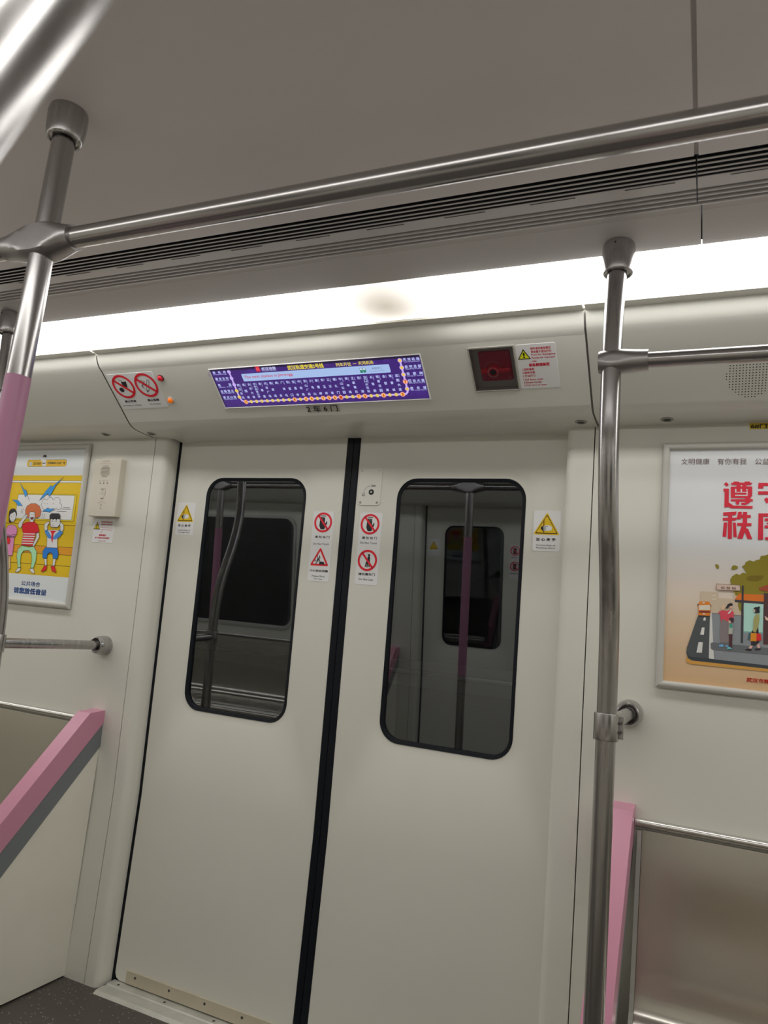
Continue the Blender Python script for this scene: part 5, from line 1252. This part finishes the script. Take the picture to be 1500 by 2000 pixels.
sh2([(915, 490), (942, 492), (930, 1355), (898, 1350)], (52, 50, 58), 7); sh2([(1245, 600), (1600, 640), (1600, 1400), (1235, 1370)], (70, 48, 50), 6)
sh2([(1165, 530), (1300, 480), (1600, 560), (1600, 620), (1260, 575), (1180, 560)], (140, 62, 42), 6)
pr.poly([PR_.px(*Z(*p)) for p in ((535, 465), (885, 488), (890, 570), (532, 552))], (180, 160, 148), 8); pr.stroke([PR_.px(*Z(*p)) for p in ((535, 465), (885, 488), (890, 570), (532, 552))], 0.0010, (120, 90, 80), 9, True)
sh2([(262, 940), (262, 800), (270, 745), (290, 728), (420, 732), (440, 760), (445, 880), (440, 945)], (190, 110, 30), 5); sh2([(275, 785), (435, 782), (438, 860), (270, 855)], (188, 180, 165), 6); sh2([(275, 868), (440, 872), (440, 900), (275, 898)], (110, 40, 40), 6)
sh2([(245, 770), (275, 765), (275, 775), (255, 785), (255, 805), (247, 800)], (90, 60, 50), 6); sh2([(435, 770), (455, 780), (458, 805), (450, 810), (445, 785)], (90, 60, 50), 6); sh2([(258, 935), (442, 945), (440, 965), (265, 955)], (50, 48, 50), 5)
for x, y in ((340, 750), (345, 915)): sh2([(x - 18, y - 7), (x + 18, y - 7), (x + 18, y + 7), (x - 18, y + 7)], (215, 200, 190), 7)
# mother with baby and child
sh2([(600, 1000), (640, 990), (720, 1010), (720, 1350), (590, 1350), (585, 1200)], (112, 104, 104), 8)
sh2([(560, 890), (620, 860), (690, 870), (760, 850), (795, 900), (790, 970), (700, 1030), (620, 990), (600, 1050), (590, 930)], (182, 62, 76), 9)
sh2([(605, 810), (650, 780), (665, 800), (655, 850), (615, 860)], (215, 160, 130), 10); sh2([(670, 835), (700, 775), (740, 752), (778, 765), (772, 795), (725, 800), (700, 835)], (30, 26, 32), 11); sh2([(730, 790), (775, 780), (770, 825), (735, 840)], (216, 150, 130), 10); sh2([(700, 910), (755, 850), (765, 870), (720, 915)], (214, 205, 205), 11)
sh2([(565, 1390), (610, 1368), (645, 1385), (625, 1412), (575, 1405)], (100, 150, 200), 10); sh2([(655, 1400), (690, 1385), (720, 1400), (700, 1415)], (100, 150, 200), 10)
sh2([(720, 985), (760, 965), (795, 990), (790, 1040), (760, 1045), (720, 1010)], (62, 36, 48), 12); sh2([(712, 1010), (745, 1010), (750, 1050), (720, 1060)], (216, 160, 140), 12)
sh2([(718, 1100), (735, 1060), (772, 1065), (778, 1140), (770, 1220), (712, 1215)], (148, 150, 140), 12); sh2([(732, 1070), (770, 1070), (772, 1125), (730, 1120)], (40, 130, 110), 13)
sh2([(722, 1220), (772, 1220), (765, 1425), (724, 1412)], (68, 38, 44), 12); sh2([(690, 1425), (730, 1410), (768, 1440), (700, 1442)], (90, 175, 185), 13)
# woman with shopping bags
sh2([(1090, 1000), (1110, 940), (1140, 915), (1175, 920), (1180, 1000), (1160, 1110), (1120, 1200), (1080, 1180)], (140, 138, 88), 9); sh2([(1060, 1180), (1160, 1090), (1170, 1280), (1175, 1340), (1110, 1395), (1050, 1385)], (40, 38, 44), 8)
sh2([(1090, 835), (1110, 815), (1150, 815), (1165, 800), (1188, 815), (1178, 840), (1182, 900), (1105, 905)], (30, 28, 34), 11); sh2([(1090, 850), (1115, 850), (1112, 895), (1098, 888)], (216, 160, 145), 12)
sh2([(1025, 1195), (1065, 1200), (1040, 1305), (1000, 1295)], (50, 84, 92), 9); sh2([(1048, 1200), (1135, 1205), (1130, 1330), (1042, 1322)], (204, 120, 30), 12); sh2([(1135, 1210), (1195, 1215), (1208, 1310), (1130, 1322)], (196, 36, 40), 11)
sh2([(1040, 1390), (1080, 1395), (1060, 1435), (1010, 1435)], (212, 150, 140), 9); sh2([(1140, 1380), (1175, 1355), (1185, 1430), (1150, 1430)], (212, 150, 140), 9)
sh2([(960, 1450), (1010, 1435), (1065, 1450), (1055, 1470), (1000, 1470)], (34, 30, 36), 10); sh2([(1095, 1445), (1150, 1430), (1195, 1432), (1195, 1455), (1130, 1462)], (34, 30, 36), 10)
sh2([(1255, 945), (1308, 980), (1308, 1020), (1270, 1005)], (214, 160, 145), 12)
pr.obj('print', rt, kind='stuff')
pr = Print(PR_, 0.0024); CR = (180, 30, 50); BR = (104, 88, 86)
pr.pxtext('文明健康', Q(345, 258), Q(720, 256), Q(345, 178), BR, 1, 0); pr.pxtext('有你有我', Q(825, 258), Q(1215, 256), Q(825, 175), BR, 1, 0)
pa = PR_.px(*Q(1325, 256)); pb = PR_.px(*Q(1325, 175)); cw = (PR_.px(*Q(1215, 256))[0] - PR_.px(*Q(825, 256))[0]) / 4
pr.textbox('公益广告', pa[0], pa[1], pa[0] + cw * 3.97, pb[1], BR, 1, 0)
K = zoomed(1380, 900, 11.11); PW = (186, 186, 186)
def gl(pts, col=CR, L=1): pr.poly([PR_.px(*K(*p)) for p in pts], col, L)
gl([(425, 465), (485, 520), (438, 565), (375, 508)])
gl([(368, 605), (485, 610), (482, 905), (585, 975), (1000, 985), (993, 1040), (520, 1030), (470, 1000), (385, 1022), (392, 675), (368, 668)])
gl([(530, 485), (580, 480), (585, 455), (690, 455), (715, 475), (820, 478), (830, 455), (945, 455), (940, 480), (1000, 482), (960, 525), (865, 530), (862, 555), (990, 560), (988, 760), (940, 825), (1005, 838), (1000, 885), (940, 890), (930, 918), (840, 960), (750, 955), (752, 912), (838, 912), (840, 888), (705, 890), (715, 925), (672, 965), (625, 922), (645, 885), (525, 880), (525, 835), (840, 832), (835, 812), (525, 810), (525, 565), (655, 560), (655, 530), (535, 525)])
for h_ in (((740, 535), (772, 537), (770, 560), (740, 558)), ((618, 615), (646, 615), (648, 688), (618, 688)), ((738, 615), (768, 617), (768, 682), (738, 682)), ((862, 615), (902, 625), (880, 642), (862, 640)), ((618, 680), (868, 682), (868, 697), (618, 695)), ((868, 650), (890, 652), (890, 768), (868, 766)), ((618, 742), (870, 744), (870, 766), (618, 764))): gl(h_, PW, 2)
gl([(1125, 482), (1700, 482), (1700, 605), (1590, 605), (1590, 548), (1232, 548), (1232, 605), (1118, 608)])
gl([(1118, 665), (1720, 665), (1720, 738), (1590, 738), (1590, 1040), (1380, 1040), (1380, 985), (1480, 985), (1480, 738), (1116, 738)])
gl([(1250, 835), (1305, 795), (1385, 870), (1300, 932)])
gl([(360, 1122), (652, 1105), (632, 1180), (555, 1186), (555, 1238), (660, 1238), (630, 1300), (552, 1302), (548, 1695), (458, 1695), (465, 1300), (350, 1298), (352, 1240), (468, 1238), (468, 1190), (358, 1192)])
gl([(375, 1338), (448, 1340), (425, 1650), (345, 1650)]); gl([(570, 1338), (635, 1345), (655, 1660), (582, 1655)])
gl([(685, 1110), (765, 1110), (758, 1168), (785, 1170), (790, 1112), (880, 1112), (878, 1178), (960, 1182), (955, 1240), (880, 1240), (878, 1355), (975, 1358), (970, 1420), (868, 1418), (852, 1468), (900, 1475), (990, 1700), (885, 1698), (828, 1545), (778, 1692), (665, 1688), (758, 1415), (665, 1408), (665, 1350), (782, 1350), (782, 1242), (745, 1240), (730, 1275), (640, 1270), (668, 1200)])
gl([(1125, 1145), (1700, 1145), (1700, 1215), (1228, 1215), (1225, 1715), (1115, 1715)]); gl([(1258, 1250), (1650, 1250), (1640, 1310), (1258, 1310)]); gl([(1290, 1345), (1340, 1345), (1390, 1400), (1340, 1400)])
gl([(1258, 1405), (1680, 1405), (1680, 1468), (1530, 1468), (1530, 1720), (1270, 1720), (1270, 1658), (1430, 1655), (1430, 1468), (1258, 1468)])
pr.pxtext('公 交 站', Z(598, 540), Z(825, 552), Z(598, 502), (110, 80, 70), 10, 0.01)
f0 = PR_.px(*Z(985, 1932)); f1 = PR_.px(*Z(1247, 1955)); f2 = PR_.px(*Z(985, 1868)); w1 = (f1[0] - f0[0]) / 3
pr.textbox('武汉市精神文明建设指导委员会办公室', f0[0], f0[1], f0[0] + w1 * 17.1, f2[1], (176, 40, 34), 1, 0.018)
pr.obj('lettering', rt, kind='stuff')
